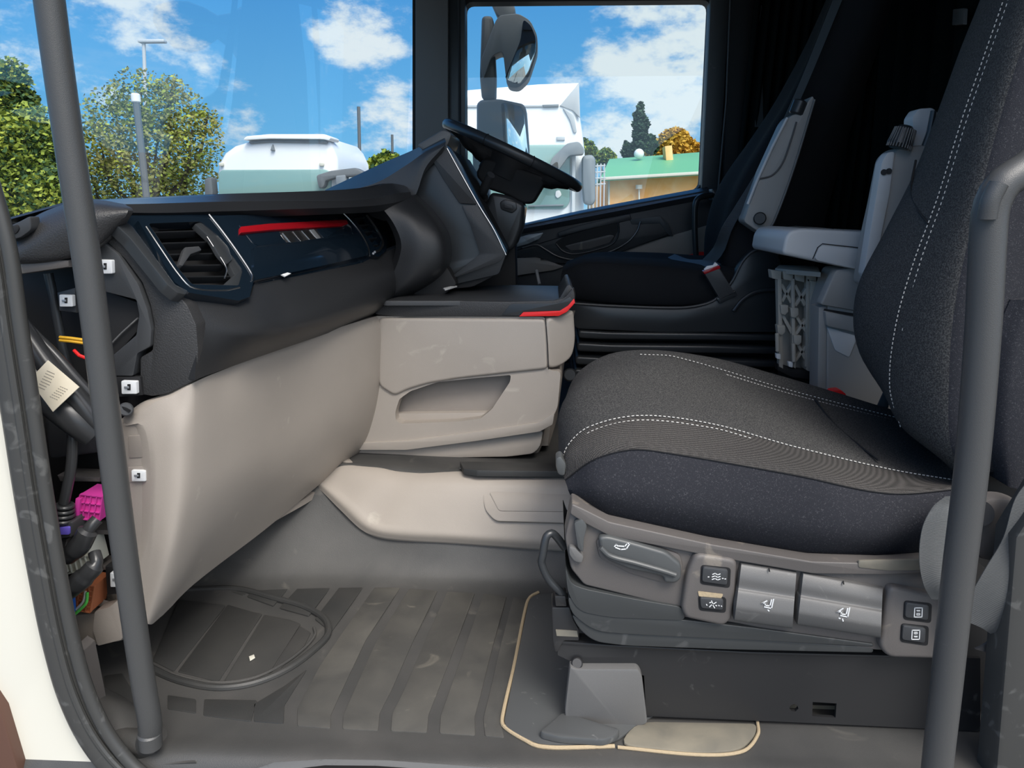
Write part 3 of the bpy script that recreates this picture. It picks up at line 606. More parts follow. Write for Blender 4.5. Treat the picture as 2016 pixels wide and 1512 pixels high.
# ================================================================ CENTRE BIN UNIT (console)
co = root('centre_console', (-.1, 1.95, .25), 'taupe floor console with black lid and red stripe, right of the knee cover', 'console')
KP = Pl(P(745, 700, 1.86), P(1080, 700, 1.82), P(1080, 880, 1.82))
up = [(735, 622), (1074, 624), (1130, 612), (1134, 680), (1126, 712), (1105, 724), (1080, 730), (990, 738), (880, 752), (820, 772), (790, 800), (770, 870), (730, 880)]
body = slab_hole('console_body', KP, [(735, 622), (1074, 624), (1078, 728), (1104, 732), (1098, 800), (1085, 832), (1060, 845), (940, 862), (800, 880), (712, 882), (700, 860), (720, 800)],
    [[(778, 812), (786, 786), (808, 770), (862, 752), (940, 744), (1006, 738), (1004, 752), (968, 806), (946, 824), (900, 830), (790, 834), (779, 828)]], 'taupe', co, th=.03, r=.01, hr=.006, label='taupe console side with a slanted pocket')
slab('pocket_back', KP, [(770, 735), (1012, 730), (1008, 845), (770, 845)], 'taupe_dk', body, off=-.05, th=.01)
slab('pocket_floor', KP, [(776, 814), (968, 812), (968, 840), (776, 840)], 'taupe', body, off=-.03, th=.04, bev=.003)
slab('upper_bulge', KP, [(744, 626), (1074, 628), (1079, 727), (1010, 734), (900, 746), (840, 756), (800, 768), (776, 780), (745, 760), (742, 690)], 'taupe', body, off=.009, th=.02, r=.014, bev=.008, seg=4)
slab('front_corner', Pl(P(1076, 680, 1.815), P(1132, 680, 1.86), P(1080, 620, 1.815)), [(1076, 626), (1110, 622), (1131, 608), (1135, 670), (1128, 704), (1104, 722), (1079, 727)], 'taupe', body, off=.006, th=.05, r=.02, bev=.008, seg=4)
slab('lower_lip', KP, [(712, 872), (800, 868), (940, 850), (1060, 832), (1092, 812), (1088, 836), (1062, 850), (940, 868), (800, 886), (706, 886)], 'taupe', body, off=.006, th=.02, r=.004, bev=.004)
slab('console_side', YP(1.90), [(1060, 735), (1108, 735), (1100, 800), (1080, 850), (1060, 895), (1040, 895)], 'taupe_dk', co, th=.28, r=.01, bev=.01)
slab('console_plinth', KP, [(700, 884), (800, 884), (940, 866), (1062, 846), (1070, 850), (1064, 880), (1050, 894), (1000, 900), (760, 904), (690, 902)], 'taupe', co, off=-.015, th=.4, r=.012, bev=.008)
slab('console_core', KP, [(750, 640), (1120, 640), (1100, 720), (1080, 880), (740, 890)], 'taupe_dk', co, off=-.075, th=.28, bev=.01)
lid = slab('lid', KP, [(738, 618), (752, 592), (860, 592), (1000, 594), (1090, 592), (1112, 586), (1128, 566), (1132, 582), (1130, 600), (1112, 616), (1070, 623), (900, 623), (800, 624), (745, 620)], 'pad', co, off=.008, th=.03, r=.006, bev=.004, label='black grained lid rim')
slab('lid_tray', ZP(P(860, 590, 1.85).z), [(752, 592), (1085, 592), (1112, 584), (1122, 563), (1010, 561), (900, 564), (830, 572)], 'black2', co, th=.012, r=.01, bev=.003)
slab('lid_end', YP(1.86), [(1100, 590), (1116, 562), (1122, 560), (1130, 572), (1124, 590), (1108, 604)], 'black2', co, th=.3, r=.004, bev=.004)
slab('lid_inset', KP, [(988, 620), (1002, 602), (1010, 598), (1098, 597), (1122, 584), (1128, 592), (1106, 612), (1030, 612), (1022, 622)], 'satin', co, off=.0105, th=.004, r=.002, bev=.001)
slab('red_stripe', KP, [(1022, 623), (1030, 615), (1102, 612), (1118, 602), (1130, 588), (1132, 596), (1116, 614), (1100, 622)], 'redl', co, off=.0125, th=.006, r=.001, bev=.0012, label='bright red reflector stripe')
slab('lid_pen', ZP(P(880, 566, 2.05).z+.012), [(872, 567), (896, 561), (900, 563), (876, 570)], 'white', co, th=.003, bev=.0005)
tube('panel_gap', [KP.at(x, y, .0095) for x, y in ((1074, 626), (1078, 680), (1080, 727))], .0012, 'dark', co)

# ================================================================ PASSENGER (NEAR) SEAT
se = root('passenger_seat', P(1450, 1420, 1.4), 'near passenger seat in worn black woven cloth on a low black base', 'seat')
c0 = C3((1128, 985, 1.19), (1200, 1026, 1.17), (1400, 1070, 1.17), (1600, 1102, 1.17), (1740, 1106, 1.17), (1900, 1095, 1.17))
c0b = C3((1119, 966, 1.19), (1190, 970, 1.142), (1400, 1005, 1.13), (1600, 1040, 1.13), (1740, 1050, 1.13), (1900, 1040, 1.135))
c1 = C3((1113, 945, 1.20), (1170, 905, 1.165), (1240, 886, 1.155), (1300, 890, 1.153), (1560, 935, 1.15), (1750, 972, 1.15), (1900, 962, 1.15))
c1b = C3((1107, 935, 1.215), (1120, 895, 1.20), (1200, 858, 1.18), (1300, 858, 1.18), (1560, 905, 1.18), (1750, 950, 1.18), (1900, 960, 1.18))
c2 = C3((1104, 925, 1.24), (1117, 880, 1.235), (1160, 842, 1.225), (1260, 820, 1.225), (1400, 836, 1.23), (1560, 880, 1.235), (1750, 925, 1.24), (1900, 950, 1.25))
c3 = C3((1099, 880, 1.42), (1104, 810, 1.42), (1150, 764, 1.42), (1260, 752, 1.42), (1450, 790, 1.42), (1650, 842, 1.42), (1850, 888, 1.42), (1900, 895, 1.42))
c4 = C3((1106, 850, 1.58), (1114, 782, 1.6), (1160, 728, 1.6), (1260, 700, 1.6), (1330, 705, 1.6), (1560, 772, 1.6), (1780, 828, 1.6), (1880, 850, 1.6))
c5 = C3((1112, 835, 1.64), (1130, 748, 1.68), (1190, 703, 1.68), (1260, 692, 1.68), (1400, 705, 1.68), (1530, 739, 1.68), (1640, 772, 1.68), (1780, 815, 1.68), (1880, 838, 1.68))
c6 = off(c5, (.02, .05, -.09)); c7 = off(c0, (.03, .35, .0))
patch('cushion', [c0, c0b, c1, c1b, c2, c3, c4, c5, c6, c7], ['fab', 'velour', 'fab2'], se, nu=60, sub=8, closed=True, caps=True, mis=[1, 1, 2, 2, 0, 0, 0, 0, 1, 1], hard=(0,), angle=60)
up_ = V((0, -.0015, .0022))
stitches('stitching', c2[0:], 'stitch', se, lift=up_)
stitches('stitching', C3((1112, 928, 1.23), (1124, 886, 1.22), (1166, 850, 1.212), (1260, 829, 1.214), (1400, 844, 1.217), (1480, 865, 1.22)), 'stitch', se, lift=up_)
stitches('stitching', [p+V((0, 0, .001)) for p in c4[3:]], 'stitch', se, lift=up_)
stitches('stitching', C3((1430, 739, 1.585), (1560, 778, 1.585), (1780, 834, 1.585), (1880, 856, 1.585)), 'stitch', se, lift=up_)
tube('seam_cord', [p+V((0, -.001, .001)) for p in catmull(c1, 60)], .0012, 'dark', se, seg=6)
tube('cross_seam', off(C3((1605, 790, 1.575), (1640, 836, 1.45), (1690, 880, 1.34), (1730, 910, 1.26)), (0, 0, .0035)), .0022, 'dark', se, n=20, seg=6)
# backrest
k1 = C3((1890, 900, 1.5), (1770, 800, 1.5), (1700, 712, 1.5), (1680, 640, 1.5), (1690, 560, 1.5), (1740, 460, 1.5), (1800, 340, 1.5), (1850, 210, 1.5), (1890, 100, 1.5), (1930, 0, 1.5), (1975, -120, 1.5))
k2 = C3((1860, 905, 1.29), (1775, 840, 1.29), (1754, 760, 1.28), (1766, 640, 1.27), (1800, 520, 1.27), (1848, 390, 1.27), (1898, 230, 1.27), (1940, 110, 1.27), (1978, 0, 1.27), (2015, -120, 1.27))
k3 = C3((1900, 935, 1.18), (1872, 880, 1.165), (1868, 760, 1.16), (1880, 600, 1.16), (1920, 420, 1.16), (1970, 230, 1.16), (2010, 100, 1.16), (2050, 0, 1.16), (2090, -120, 1.16))
k4 = off(k3, (.10, .0, .02)); k4b = off(k3, (.2, .06, .02)); k5 = off(k1, (.24, -.02, 0))
k6 = C3((1900, 860, 1.64), (1800, 780, 1.64), (1745, 700, 1.64), (1728, 640, 1.64), (1736, 560, 1.64), (1780, 460, 1.64), (1835, 340, 1.64), (1880, 210, 1.64), (1918, 100, 1.64), (1955, 0, 1.64), (1990, -120, 1.64))
patch('backrest', [k1, k2, k3, k4, k4b, k5, off(k6, (.1, .0, 0)), k6], ['fab', 'velour', 'fab2'], se, nu=60, sub=8, closed=True, caps=True, mis=[0, 0, 1, 1, 1, 1, 1, 0], angle=60)
bl = V((-.0022, -.001, .0))
stitches('stitching', k2[1:], 'stitch', se, lift=bl*1.2)
stitches('stitching', C3((1784, 650, 1.255), (1818, 520, 1.255), (1864, 390, 1.255), (1913, 230, 1.255), (1955, 110, 1.255), (1993, 0, 1.255), (2030, -120, 1.255)), 'stitch', se, lift=V((-.008, -.004, 0)))
tube('cross_seam', off(C3((1815, 316, 1.49), (1806, 372, 1.44), (1822, 415, 1.34), (1842, 440, 1.275)), (-.013, -.004, 0)), .0022, 'dark', se, n=20, seg=6)
patch('side_bolster', [
    C3((1958, 930, 1.17), (1940, 860, 1.16), (1942, 760, 1.155), (1960, 660, 1.15), (1990, 590, 1.15)),
    C3((1990, 960, 1.14), (1985, 860, 1.135), (1990, 760, 1.13), (2010, 660, 1.13), (2040, 590, 1.13)),
    C3((2080, 960, 1.15), (2080, 860, 1.14), (2085, 760, 1.14), (2100, 660, 1.14), (2110, 590, 1.14))], 'velour', se, nu=20, back=(.0, .06, 0))
# side valance with controls
SP = YP(1.128)
slab('side_valance', SP, [(1126, 992), (1150, 1004), (1200, 1030), (1400, 1073), (1600, 1106), (1740, 1110), (1880, 1100), (1900, 1290), (1720, 1280), (1560, 1250), (1440, 1226), (1345, 1216), (1330, 1196), (1150, 1152), (1124, 1120), (1112, 1060)], 'shell', se, th=.05, r=.006, bev=.008, seg=3, label='warm grey plastic side valance')
slab('valance_ridge', SP, [(1126, 992), (1150, 1003), (1200, 1028), (1400, 1072), (1600, 1106), (1740, 1110), (1860, 1108), (1860, 1126), (1740, 1132), (1600, 1130), (1400, 1096), (1200, 1056), (1150, 1030), (1122, 1012)], 'shell', se, off=.010, th=.03, r=.004, bev=.006, seg=3)
slab('valance_worn_edge', SP, [(1690, 1104), (1870, 1100), (1870, 1122), (1750, 1124), (1690, 1118)], 'tanplate', se, off=.0115, th=.004, r=.004, bev=.0015, label='frayed dusty strip on the valance')
slab('front_lever', SP, [(1130, 1030), (1146, 1022), (1156, 1036), (1150, 1060), (1148, 1088), (1138, 1080), (1134, 1056)], 'slate', se, off=.014, th=.02, r=.004, bev=.004)
slab('front_knob', SP, [(1120, 1076), (1132, 1078), (1150, 1096), (1146, 1110), (1130, 1106), (1120, 1092)], 'grey', se, off=.012, th=.02, r=.005, bev=.005)
slab('handle_recess', SP, [(1172, 1062), (1220, 1058), (1300, 1078), (1340, 1092), (1346, 1120), (1338, 1146), (1310, 1150), (1240, 1130), (1180, 1100)], 'shell', se, off=.004, th=.01, r=.008, bev=.004)
hd = slab('tilt_handle', SP, [(1178, 1058), (1196, 1056), (1250, 1070), (1312, 1088), (1342, 1112), (1342, 1140), (1330, 1150), (1308, 1148), (1306, 1136), (1240, 1122), (1196, 1104), (1182, 1090)], 'slate', se, off=.018, th=.012, r=.008, bev=.006, seg=3, label='long slate seat tilt handle')
tube('handle_lip', [SP.at(x, y, .020) for x, y in [(1182, 1078), (1200, 1094), (1250, 1108), (1306, 1124), (1330, 1132)]], .0042, 'slate', hd, n=24, seg=10)
def icon(parent, pl, lines, w=.0016, o=.0012, name='symbol'):
    bm = bmesh.new()
    for ln in lines:
        pts = [pl.at(x, y, o) for x, y in ln]
        for a, b in zip(pts, pts[1:]):
            d = b-a
            if d.length < 1e-6: continue
            d.normalize(); s_ = d.cross(pl.n)*w/2; e = d*w*.35
            bm_slab(bm, [a-s_-e, b-s_+e, b+s_+e, a+s_-e], -pl.n*.0006)
    return link(name, bm, 'white', parent, smooth=False)
def shift(lines, dx, dy, s=1.0): return [[(dx+x*s, dy+y*s) for x, y in l] for l in lines]
icon(hd, SP, [[(1210, 1076), (1213, 1072), (1216, 1075)], [(1212, 1078), (1222, 1082), (1233, 1081), (1240, 1070), (1235, 1070), (1230, 1076), (1218, 1075)]], .0018, .0190)
def pod(q, swq, parent, o=.016):
    p = slab('switch_panel', SP, q, 'shell', parent, off=o, th=.045, r=.012, bev=.007, seg=3)
    for i, (sq, ic) in enumerate(swq):
        slab('switch_well', SP, [(sq[0][0]-4, sq[0][1]-4), (sq[1][0]+5, sq[1][1]-4), (sq[2][0]+5, sq[2][1]+5), (sq[3][0]-4, sq[3][1]+4)], 'dark', p, off=o+.0006, th=.002, r=.006, bev=0)
        slab('rocker_switch', SP, sq, 'black2', p, off=o+.005, th=.006, r=.005, bev=.0022)
        icon(p, SP, ic, .0013, o+.0058)
    return p
heat = [[(1394, 1136), (1396, 1136)], [(1403, 1131), (1408, 1129), (1413, 1132), (1418, 1130)], [(1402, 1136), (1408, 1134), (1413, 1137), (1418, 1135)], [(1402, 1141), (1408, 1139), (1413, 1142), (1418, 1140)], [(1422, 1139), (1424, 1139)], [(1427, 1140), (1429, 1140)]]
fan = [[(1391, 1190), (1392, 1192)], [(1403, 1188), (1401, 1183)], [(1405, 1189), (1410, 1186)], [(1404, 1192), (1407, 1197)], [(1401, 1191), (1397, 1195)], [(1400, 1186), (1397, 1187)], [(1409, 1192), (1411, 1193)], [(1415, 1192), (1416, 1193)], [(1420, 1193), (1421, 1194)]]
pp = pod([(1370, 1090), (1452, 1103), (1448, 1170), (1440, 1222), (1424, 1234), (1350, 1218), (1342, 1200), (1352, 1130)],
    [([(1384, 1116), (1434, 1122), (1432, 1153), (1382, 1146)], heat), ([(1378, 1176), (1425, 1180), (1424, 1202), (1380, 1198)], fan)], se)
slab('dirt_gap', SP, [(1374, 1164), (1424, 1170), (1420, 1178), (1376, 1174)], 'glue', pp, off=.0175, th=.001, r=.002, bev=0)
def paddle(q, ymid, lab, ic):
    # q: four corners; the face bends over a rounded crease
    tl, tr, br, bl_ = q
    def ed(t, o): return [SP.at(tl[0]+(bl_[0]-tl[0])*t, tl[1]+(bl_[1]-tl[1])*t, o), SP.at((tl[0]+tr[0])/2+((bl_[0]+br[0])/2-(tl[0]+tr[0])/2)*t, (tl[1]+tr[1])/2+((bl_[1]+br[1])/2-(tl[1]+tr[1])/2)*t, o+.001), SP.at(tr[0]+(br[0]-tr[0])*t, tr[1]+(br[1]-tr[1])*t, o)]
    pd = patch('lumbar_paddle', [ed(0, .004), ed(.04, .010), ed(.25, .018), ed(.43, .018), ed(.50, .023), ed(.72, .030), ed(.80, .030), ed(.97, .020), ed(1, .012)], 'grey', se, nu=12, sub=5, back=(0, .02, 0), label=lab)
    icon(pd, SP, ic, .0018, .0320)
    x0, y0 = (tl[0]+tr[0])/2, (tl[1]+tr[1])/2
    tube('notch', [SP.at(x0, y0+2, .012), SP.at(x0+1, y0+8, .018)], .0012, 'dark', pd, seg=6)
seatic = [[(1523, 1180), (1519, 1198), (1505, 1195)], [(1519, 1181), (1516, 1193), (1506, 1192), (1507, 1187), (1500, 1188), (1510, 1183)], [(1512, 1201), (1514, 1203)]]
paddle([(1460, 1108), (1568, 1126), (1560, 1238), (1446, 1222)], 1170, 'narrow ribbed grey paddle', seatic)
paddle([(1582, 1127), (1738, 1157), (1734, 1256), (1570, 1230)], 1190, 'wide ribbed grey paddle', shift([[(24, -18), (20, 0), (6, -3)], [(20, -17), (17, -5), (7, -6), (8, -11), (0, -10), (11, -17)], [(10, 4), (11, 8)], [(3, 2), (5, 3)]], 1649, 1215))
def seaticon(x, y, fl): 
    r_ = [[(x-7, y-9), (x+8, y-9), (x+7, y+9), (x-8, y+9), (x-7, y-9)], [(x-3, y-4 if fl else y+3), (x+3, y-4 if fl else y+3)], [(x-2, y-3 if fl else y+4), (x+3, y-3 if fl else y+4)], [(x-3, y+2 if fl else y-5), (x+3, y+2 if fl else y-5), (x+3, y+5 if fl else y-2), (x-3, y+5 if fl else y-2), (x-3, y+2 if fl else y-5)]]
    return r_
pod([(1752, 1155), (1885, 1180), (1880, 1300), (1750, 1296), (1732, 1276), (1742, 1200)],
    [([(1784, 1186), (1830, 1192), (1828, 1222), (1782, 1216)], seaticon(1808, 1206, True)), ([(1778, 1231), (1824, 1237), (1822, 1267), (1776, 1260)], seaticon(1803, 1250, False))], se)
# suspension bellows
def fold(q, o, name='bellows_fold'):
    return slab(name, SP, q, 'bellow', se, off=o, th=.30, r=.03, bev=.009, seg=3)
fold([(1112, 1112), (1124, 1150), (1152, 1160), (1250, 1180), (1345, 1196), (1350, 1222), (1200, 1216), (1140, 1204), (1118, 1170)], .006)
fold([(1116, 1170), (1150, 1202), (1240, 1214), (1345, 1220), (1500, 1238), (1720, 1268), (1720, 1274), (1500, 1262), (1250, 1250), (1170, 1244), (1124, 1208)], .004)
fold([(1122, 1206), (1170, 1238), (1250, 1248), (1500, 1260), (1720, 1274), (1720, 1286), (1450, 1280), (1230, 1272), (1170, 1264), (1140, 1240)], .0)
# base frame
slab_hole('base_rail', YP(1.15), [(1098, 1262), (1140, 1262), (1230, 1272), (1480, 1284), (1720, 1290), (1930, 1296), (1930, 1440), (1815, 1434), (1560, 1422), (1272, 1410), (1268, 1330), (1120, 1300), (1098, 1290)],
    [[(1600, 1382), (1647, 1385), (1645, 1413), (1599, 1410)], [(1556, 1389), (1563, 1386), (1570, 1389), (1572, 1395), (1566, 1401), (1558, 1400), (1554, 1395)]], 'steel', se, th=.006, label='long black steel base rail')
slab('rail_inner', YP(1.2), [(1540, 1370), (1700, 1375), (1700, 1430), (1540, 1425)], 'tanplate', se, th=.01)
slab('rail_flange', YP(1.146), [(1100, 1262), (1200, 1270), (1480, 1284), (1760, 1291), (1760, 1296), (1480, 1289), (1200, 1276), (1100, 1268)], 'steel', se, th=.03, bev=.0015)
slab('rail_end', YP(1.145), [(1086, 1196), (1122, 1196), (1130, 1222), (1140, 1240), (1140, 1262), (1110, 1262), (1098, 1284), (1092, 1284), (1088, 1260)], 'steel', se, th=.05, r=.003, bev=.002)
slab('rail_end_plate', YP(1.142), [(1092, 1174), (1114, 1174), (1116, 1194), (1094, 1194)], 'steel', se, th=.03, r=.002, bev=.002)
slab('rail_slot', YP(1.1435), [(1094, 1240), (1136, 1242), (1138, 1254), (1096, 1252)], 'tanplate', se, th=.002, bev=0)
bk = slab('corner_cover', YP(1.132), [(1122, 1312), (1134, 1318), (1256, 1318), (1264, 1330), (1275, 1424), (1262, 1430), (1222, 1432), (1216, 1440), (1116, 1440), (1112, 1400)], 'grey', se, th=.02, r=.006, bev=.004, label='grey plastic corner cover of the base')
slab('cover_foot', ZP(.02), [(1108, 1400), (1222, 1434), (1214, 1446), (1190, 1456), (1100, 1450), (1060, 1440)], 'plate', bk, th=.012, r=.01, bev=.004)
cyl('pivot_bolt', YP(1.14).at(1136, 1306), YP(1.16).at(1136, 1306), .010, 'steel', se, bev=.002)
box('seat_plinth', (P(1500, 1350, 1.4).x, 1.40, .13), (.68, .42, .24), 'dark', se, bev=.01)
box('suspension_box', (P(1500, 1300, 1.4).x, 1.42, .28), (.60, .36, .12), 'dark', se, bev=.01)
tube('slide_bar', C3((1112, 1078, 1.17), (1088, 1050, 1.16), (1076, 1056, 1.155), (1068, 1095, 1.15), (1066, 1108, 1.15), (1080, 1140, 1.15), (1104, 1166, 1.15), (1112, 1176, 1.155)), .0068, 'satin', se, n=40, seg=12)
slab('front_button', YP(1.2), [(1094, 902), (1104, 898), (1116, 915), (1112, 938), (1100, 936), (1094, 920)], 'slate', se, th=.03, r=.006, bev=.005)
# sealed floor plates under the seat
def curve_plate(name, q, z, m, parent, r): return slab(name, ZP(z), q, m, parent, th=.004, r=r, bev=.0015)
cp = curve_plate('access_plate', [(1043, 1172), (1120, 1160), (1300, 1200), (1300, 1400), (1256, 1424), (1210, 1462), (1060, 1466), (1000, 1436), (992, 1420)], .0065, 'plate', f, .03)
cp['label'] = 'dark smooth floor plate with a tan sealant edge'
tube('sealant', [PZ(x, y, .003) for x, y in [(1060, 1166), (1043, 1176), (1034, 1200), (1012, 1310), (989, 1412), (992, 1430), (1046, 1464), (1060, 1469), (1100, 1472), (1210, 1469)]], .0036, 'glue', f, n=70, seg=8)
cp = curve_plate('dusty_plate', [(1255, 1420), (1490, 1424), (1488, 1444), (1460, 1476), (1380, 1482), (1216, 1466)], .0065, 'tanplate', f, .03)
tube('sealant', [PZ(x, y, .003) for x, y in [(1491, 1420), (1492, 1446), (1462, 1479), (1380, 1486), (1216, 1471)]], .003, 'glue', f, n=50, seg=8)
# far armrest folded up, seat belt receiver
slab('armrest', YP(1.70), [(1700, 560), (1714, 470), (1730, 400), (1748, 310), (1768, 292), (1810, 285), (1870, 290), (1840, 440), (1780, 600)], 'box', se, th=.06, r=.012, bev=.008, label='folded-up grey armrest on the far side')
slab('armrest_face', YP(1.695), [(1700, 540), (1716, 440), (1736, 320), (1748, 300), (1762, 298), (1752, 380), (1728, 500), (1716, 560)], 'boxl', se, th=.03, r=.006, bev=.004)
for x, y in ((1740, 339), (1750, 337)): cyl('screw_hole', P(x, y, 1.692), P(x, y, 1.70), .0062, 'dark', se)
kn = cyl('adjuster_knob', P(1768, 292, 1.70), P(1784, 248, 1.70), .026, 'satin', se, bev=.008, r2=.021)
for i in range(14):
    a = math.pi*(i/13)
    ax = (P(1784, 248, 1.70)-P(1768, 292, 1.70)).normalized(); u = ax.cross(V((0, 1, 0))).normalized()
    o_ = (u*math.cos(a)-V((0, 1, 0))*math.sin(a))
    tube('knob_rib', [P(1768, 292, 1.70)+o_*.0255, P(1782, 254, 1.70)+o_*.0215], .0016, 'grey', kn, seg=6)
slab('armrest_bracket', YP(1.72), [(1800, 285), (1796, 232), (1808, 214), (1836, 212), (1848, 222), (1836, 300), (1810, 330)], 'boxl', se, th=.04, r=.006, bev=.005)
tube('bracket_bar', C3((1838, 218, 1.715), (1830, 260, 1.715), (1815, 300, 1.715)), .006, 'satin', se, seg=10)
slab('buckle_red', YP(1.72), [(1634, 776), (1640, 770), (1656, 768), (1666, 776), (1668, 800), (1640, 800)], 'redl', se, th=.03, r=.003, bev=.003, label='red buckle button beside the far cushion edge')
slab('buckle_strap', YP(1.68), [(1722, 812), (1740, 772), (1752, 762), (1750, 800), (1742, 820)], 'belt', se, th=.004, bev=.001)

# ================================================================ SEAT BELT (NEAR)
bt_ = root('seat_belt', P(1960, 1290, 1.05), 'wide grey seat belt webbing hanging behind the right grab pole', 'seat belt')
patch('webbing', [C3((2040, 930, 1.05), (2000, 980, 1.05), (1975, 1060, 1.05), (1940, 1120, 1.05), (1905, 1180, 1.06), (1880, 1215, 1.07)),
                  C3((2085, 960, 1.04), (2040, 1060, 1.035), (2010, 1130, 1.035), (1985, 1180, 1.04), (1960, 1215, 1.05), (1930, 1235, 1.06)),
                  C3((2130, 1000, 1.05), (2060, 1120, 1.045), (2030, 1170, 1.045), (2000, 1210, 1.05), (1970, 1240, 1.055), (1950, 1248, 1.065))], 'belt', bt_, nu=30, sub=6, back=(0, .0015, 0))
patch('loop', [C3((1862, 978, 1.10), (1836, 1000, 1.075), (1816, 1040, 1.06), (1810, 1100, 1.055), (1818, 1150, 1.06), (1834, 1180, 1.075)),
               C3((1900, 975, 1.10), (1876, 1000, 1.07), (1858, 1040, 1.055), (1852, 1100, 1.05), (1862, 1150, 1.055), (1880, 1180, 1.075)),
               C3((1930, 975, 1.12), (1912, 1000, 1.09), (1908, 1040, 1.075), (1910, 1080, 1.07), (1918, 1120, 1.075), (1915, 1160, 1.09))], 'belt', bt_, nu=30, sub=6, back=(0, .0015, 0))
patch('tail', [C3((2050, 1180, 1.09), (1980, 1240, 1.09), (1935, 1272, 1.09), (1920, 1278, 1.09)), C3((2060, 1200, 1.09), (1990, 1262, 1.09), (1955, 1282, 1.09), (1940, 1284, 1.09))], 'shell', bt_, nu=16, sub=3, back=(0, .004, 0))
slab('belt_guide', YP(1.11), [(1925, 985), (1985, 980), (2030, 1000), (2010, 1060), (1960, 1110), (1925, 1100)], 'shell', bt_, th=.03, r=.02, bev=.008)
cyl('guide_hole', P(1928, 1010, 1.10), P(1928, 1010, 1.12), .020, 'dark', bt_)

# ================================================================ DRIVER'S SEAT
ds = root('driver_seat', P(1330, 760, 2.5), "black driver's seat on a ribbed bellows base, behind the steering wheel", 'seat')
patch('cushion', [
    C3((1110, 588, 2.28), (1200, 598, 2.25), (1330, 603, 2.24), (1420, 594, 2.25), (1520, 560, 2.26)),
    C3((1103, 560, 2.27), (1180, 566, 2.225), (1330, 570, 2.22), (1420, 565, 2.225), (1520, 545, 2.24)),
    C3((1107, 532, 2.30), (1150, 517, 2.26), (1250, 520, 2.25), (1400, 532, 2.25), (1530, 520, 2.26)),
    C3((1113, 520, 2.5), (1160, 505, 2.5), (1260, 507, 2.5), (1400, 514, 2.5), (1530, 510, 2.5)),
    C3((1122, 517, 2.66), (1176, 502, 2.66), (1280, 500, 2.66), (1400, 506, 2.66), (1530, 500, 2.66)),
    C3((1130, 560, 2.72), (1180, 560, 2.72), (1280, 560, 2.72), (1400, 560, 2.72), (1530, 560, 2.72))], 'dfab', ds, nu=40, closed=True, caps=True)
patch('backrest', [
    C3((1390, 520, 2.60), (1394, 450, 2.60), (1418, 370, 2.60), (1490, 262, 2.60), (1530, 200, 2.60), (1590, 90, 2.60), (1640, -20, 2.6), (1690, -140, 2.6)),
    C3((1410, 520, 2.42), (1416, 450, 2.42), (1440, 370, 2.42), (1505, 262, 2.42), (1545, 200, 2.42), (1600, 90, 2.42), (1645, -20, 2.42), (1690, -140, 2.42)),
    C3((1438, 530, 2.28), (1440, 450, 2.28), (1466, 370, 2.28), (1525, 262, 2.28), (1560, 200, 2.28), (1612, 90, 2.28), (1650, -20, 2.28), (1690, -140, 2.28)),
    C3((1530, 540, 2.27), (1550, 450, 2.27), (1580, 370, 2.27), (1630, 262, 2.27), (1655, 200, 2.27), (1700, 90, 2.27), (1740, -20, 2.27), (1770, -140, 2.27)),
    C3((1600, 540, 2.45), (1620, 450, 2.45), (1640, 370, 2.45), (1670, 262, 2.45), (1690, 200, 2.45), (1730, 90, 2.45), (1760, -20, 2.45), (1790, -140, 2.45)),
    C3((1520, 520, 2.66), (1530, 450, 2.66), (1550, 370, 2.66), (1590, 262, 2.66), (1620, 200, 2.66), (1680, 90, 2.66), (1720, -20, 2.66), (1760, -140, 2.66))], 'dfab', ds, nu=40, closed=True, caps=True)
slab('side_shell', YP(2.205), [(1116, 596), (1200, 603), (1330, 607), (1372, 604), (1410, 590), (1440, 560), (1462, 515), (1482, 493), (1510, 487), (1530, 494), (1538, 515), (1534, 600), (1532, 655), (1300, 655), (1136, 648), (1120, 630)], 'satin', ds, th=.05, r=.01, bev=.008)
tube('shell_arc', C3((1444, 612, 2.198), (1462, 590, 2.198), (1490, 574, 2.198), (1532, 570, 2.198)), .006, 'satin', ds, n=20, seg=10)
tube('shell_rim', C3((1122, 597, 2.20), (1200, 602, 2.20), (1330, 606, 2.20), (1374, 602, 2.20), (1408, 590, 2.20), (1440, 556, 2.20), (1462, 515, 2.20), (1484, 494, 2.20), (1512, 489, 2.20), (1534, 500, 2.20)), .004, 'black2', ds, n=40, seg=8)
for i, (y0, y1) in enumerate(((652, 668), (676, 694), (703, 720), (728, 746), (750, 768))):
    slab('bellows_fold', YP(2.20), [(1138-i*3, y0-2), (1200, y0+2), (1400, y0+4), (1532, y0+8), (1532, y1+4), (1400, y1+2), (1180, y1), (1138-i*3, y1-2)], 'satin', ds, th=.42, r=.012, bev=.008, seg=3)
box('bellows_core', (P(1330, 720, 2.45).x, 2.45, .40), (.56, .36, .28), 'dark', ds)
box('base', (P(1330, 720, 2.45).x, 2.45, .265), (.60, .40, .05), 'dark', ds)
cyl('base_knob', P(1122, 738, 2.16), P(1122, 738, 2.19), .02, 'satin', ds, bev=.004)
ar = slab('armrest', YP(2.17), [(1464, 436), (1478, 396), (1500, 340), (1546, 240), (1558, 226), (1582, 222), (1590, 200), (1600, 188), (1604, 196), (1560, 340), (1522, 440), (1506, 462), (1496, 458)], 'box', ds, th=.07, r=.010, bev=.008, seg=3, label='raised grey armrest with a round pivot cap')
cyl('pivot_cap', P(1496, 430, 2.155), P(1496, 430, 2.17), .0175, 'black', ar, bev=.003)
tube('bright_edge', C3((1472, 402, 2.163), (1492, 352, 2.163), (1520, 290, 2.163), (1550, 232, 2.163)), .004, 'boxl', ar, seg=8)
tube('rear_edge', C3((1604, 196, 2.163), (1562, 334, 2.163), (1524, 436, 2.163), (1508, 460, 2.163)), .003, 'grey', ar, n=20, seg=8)
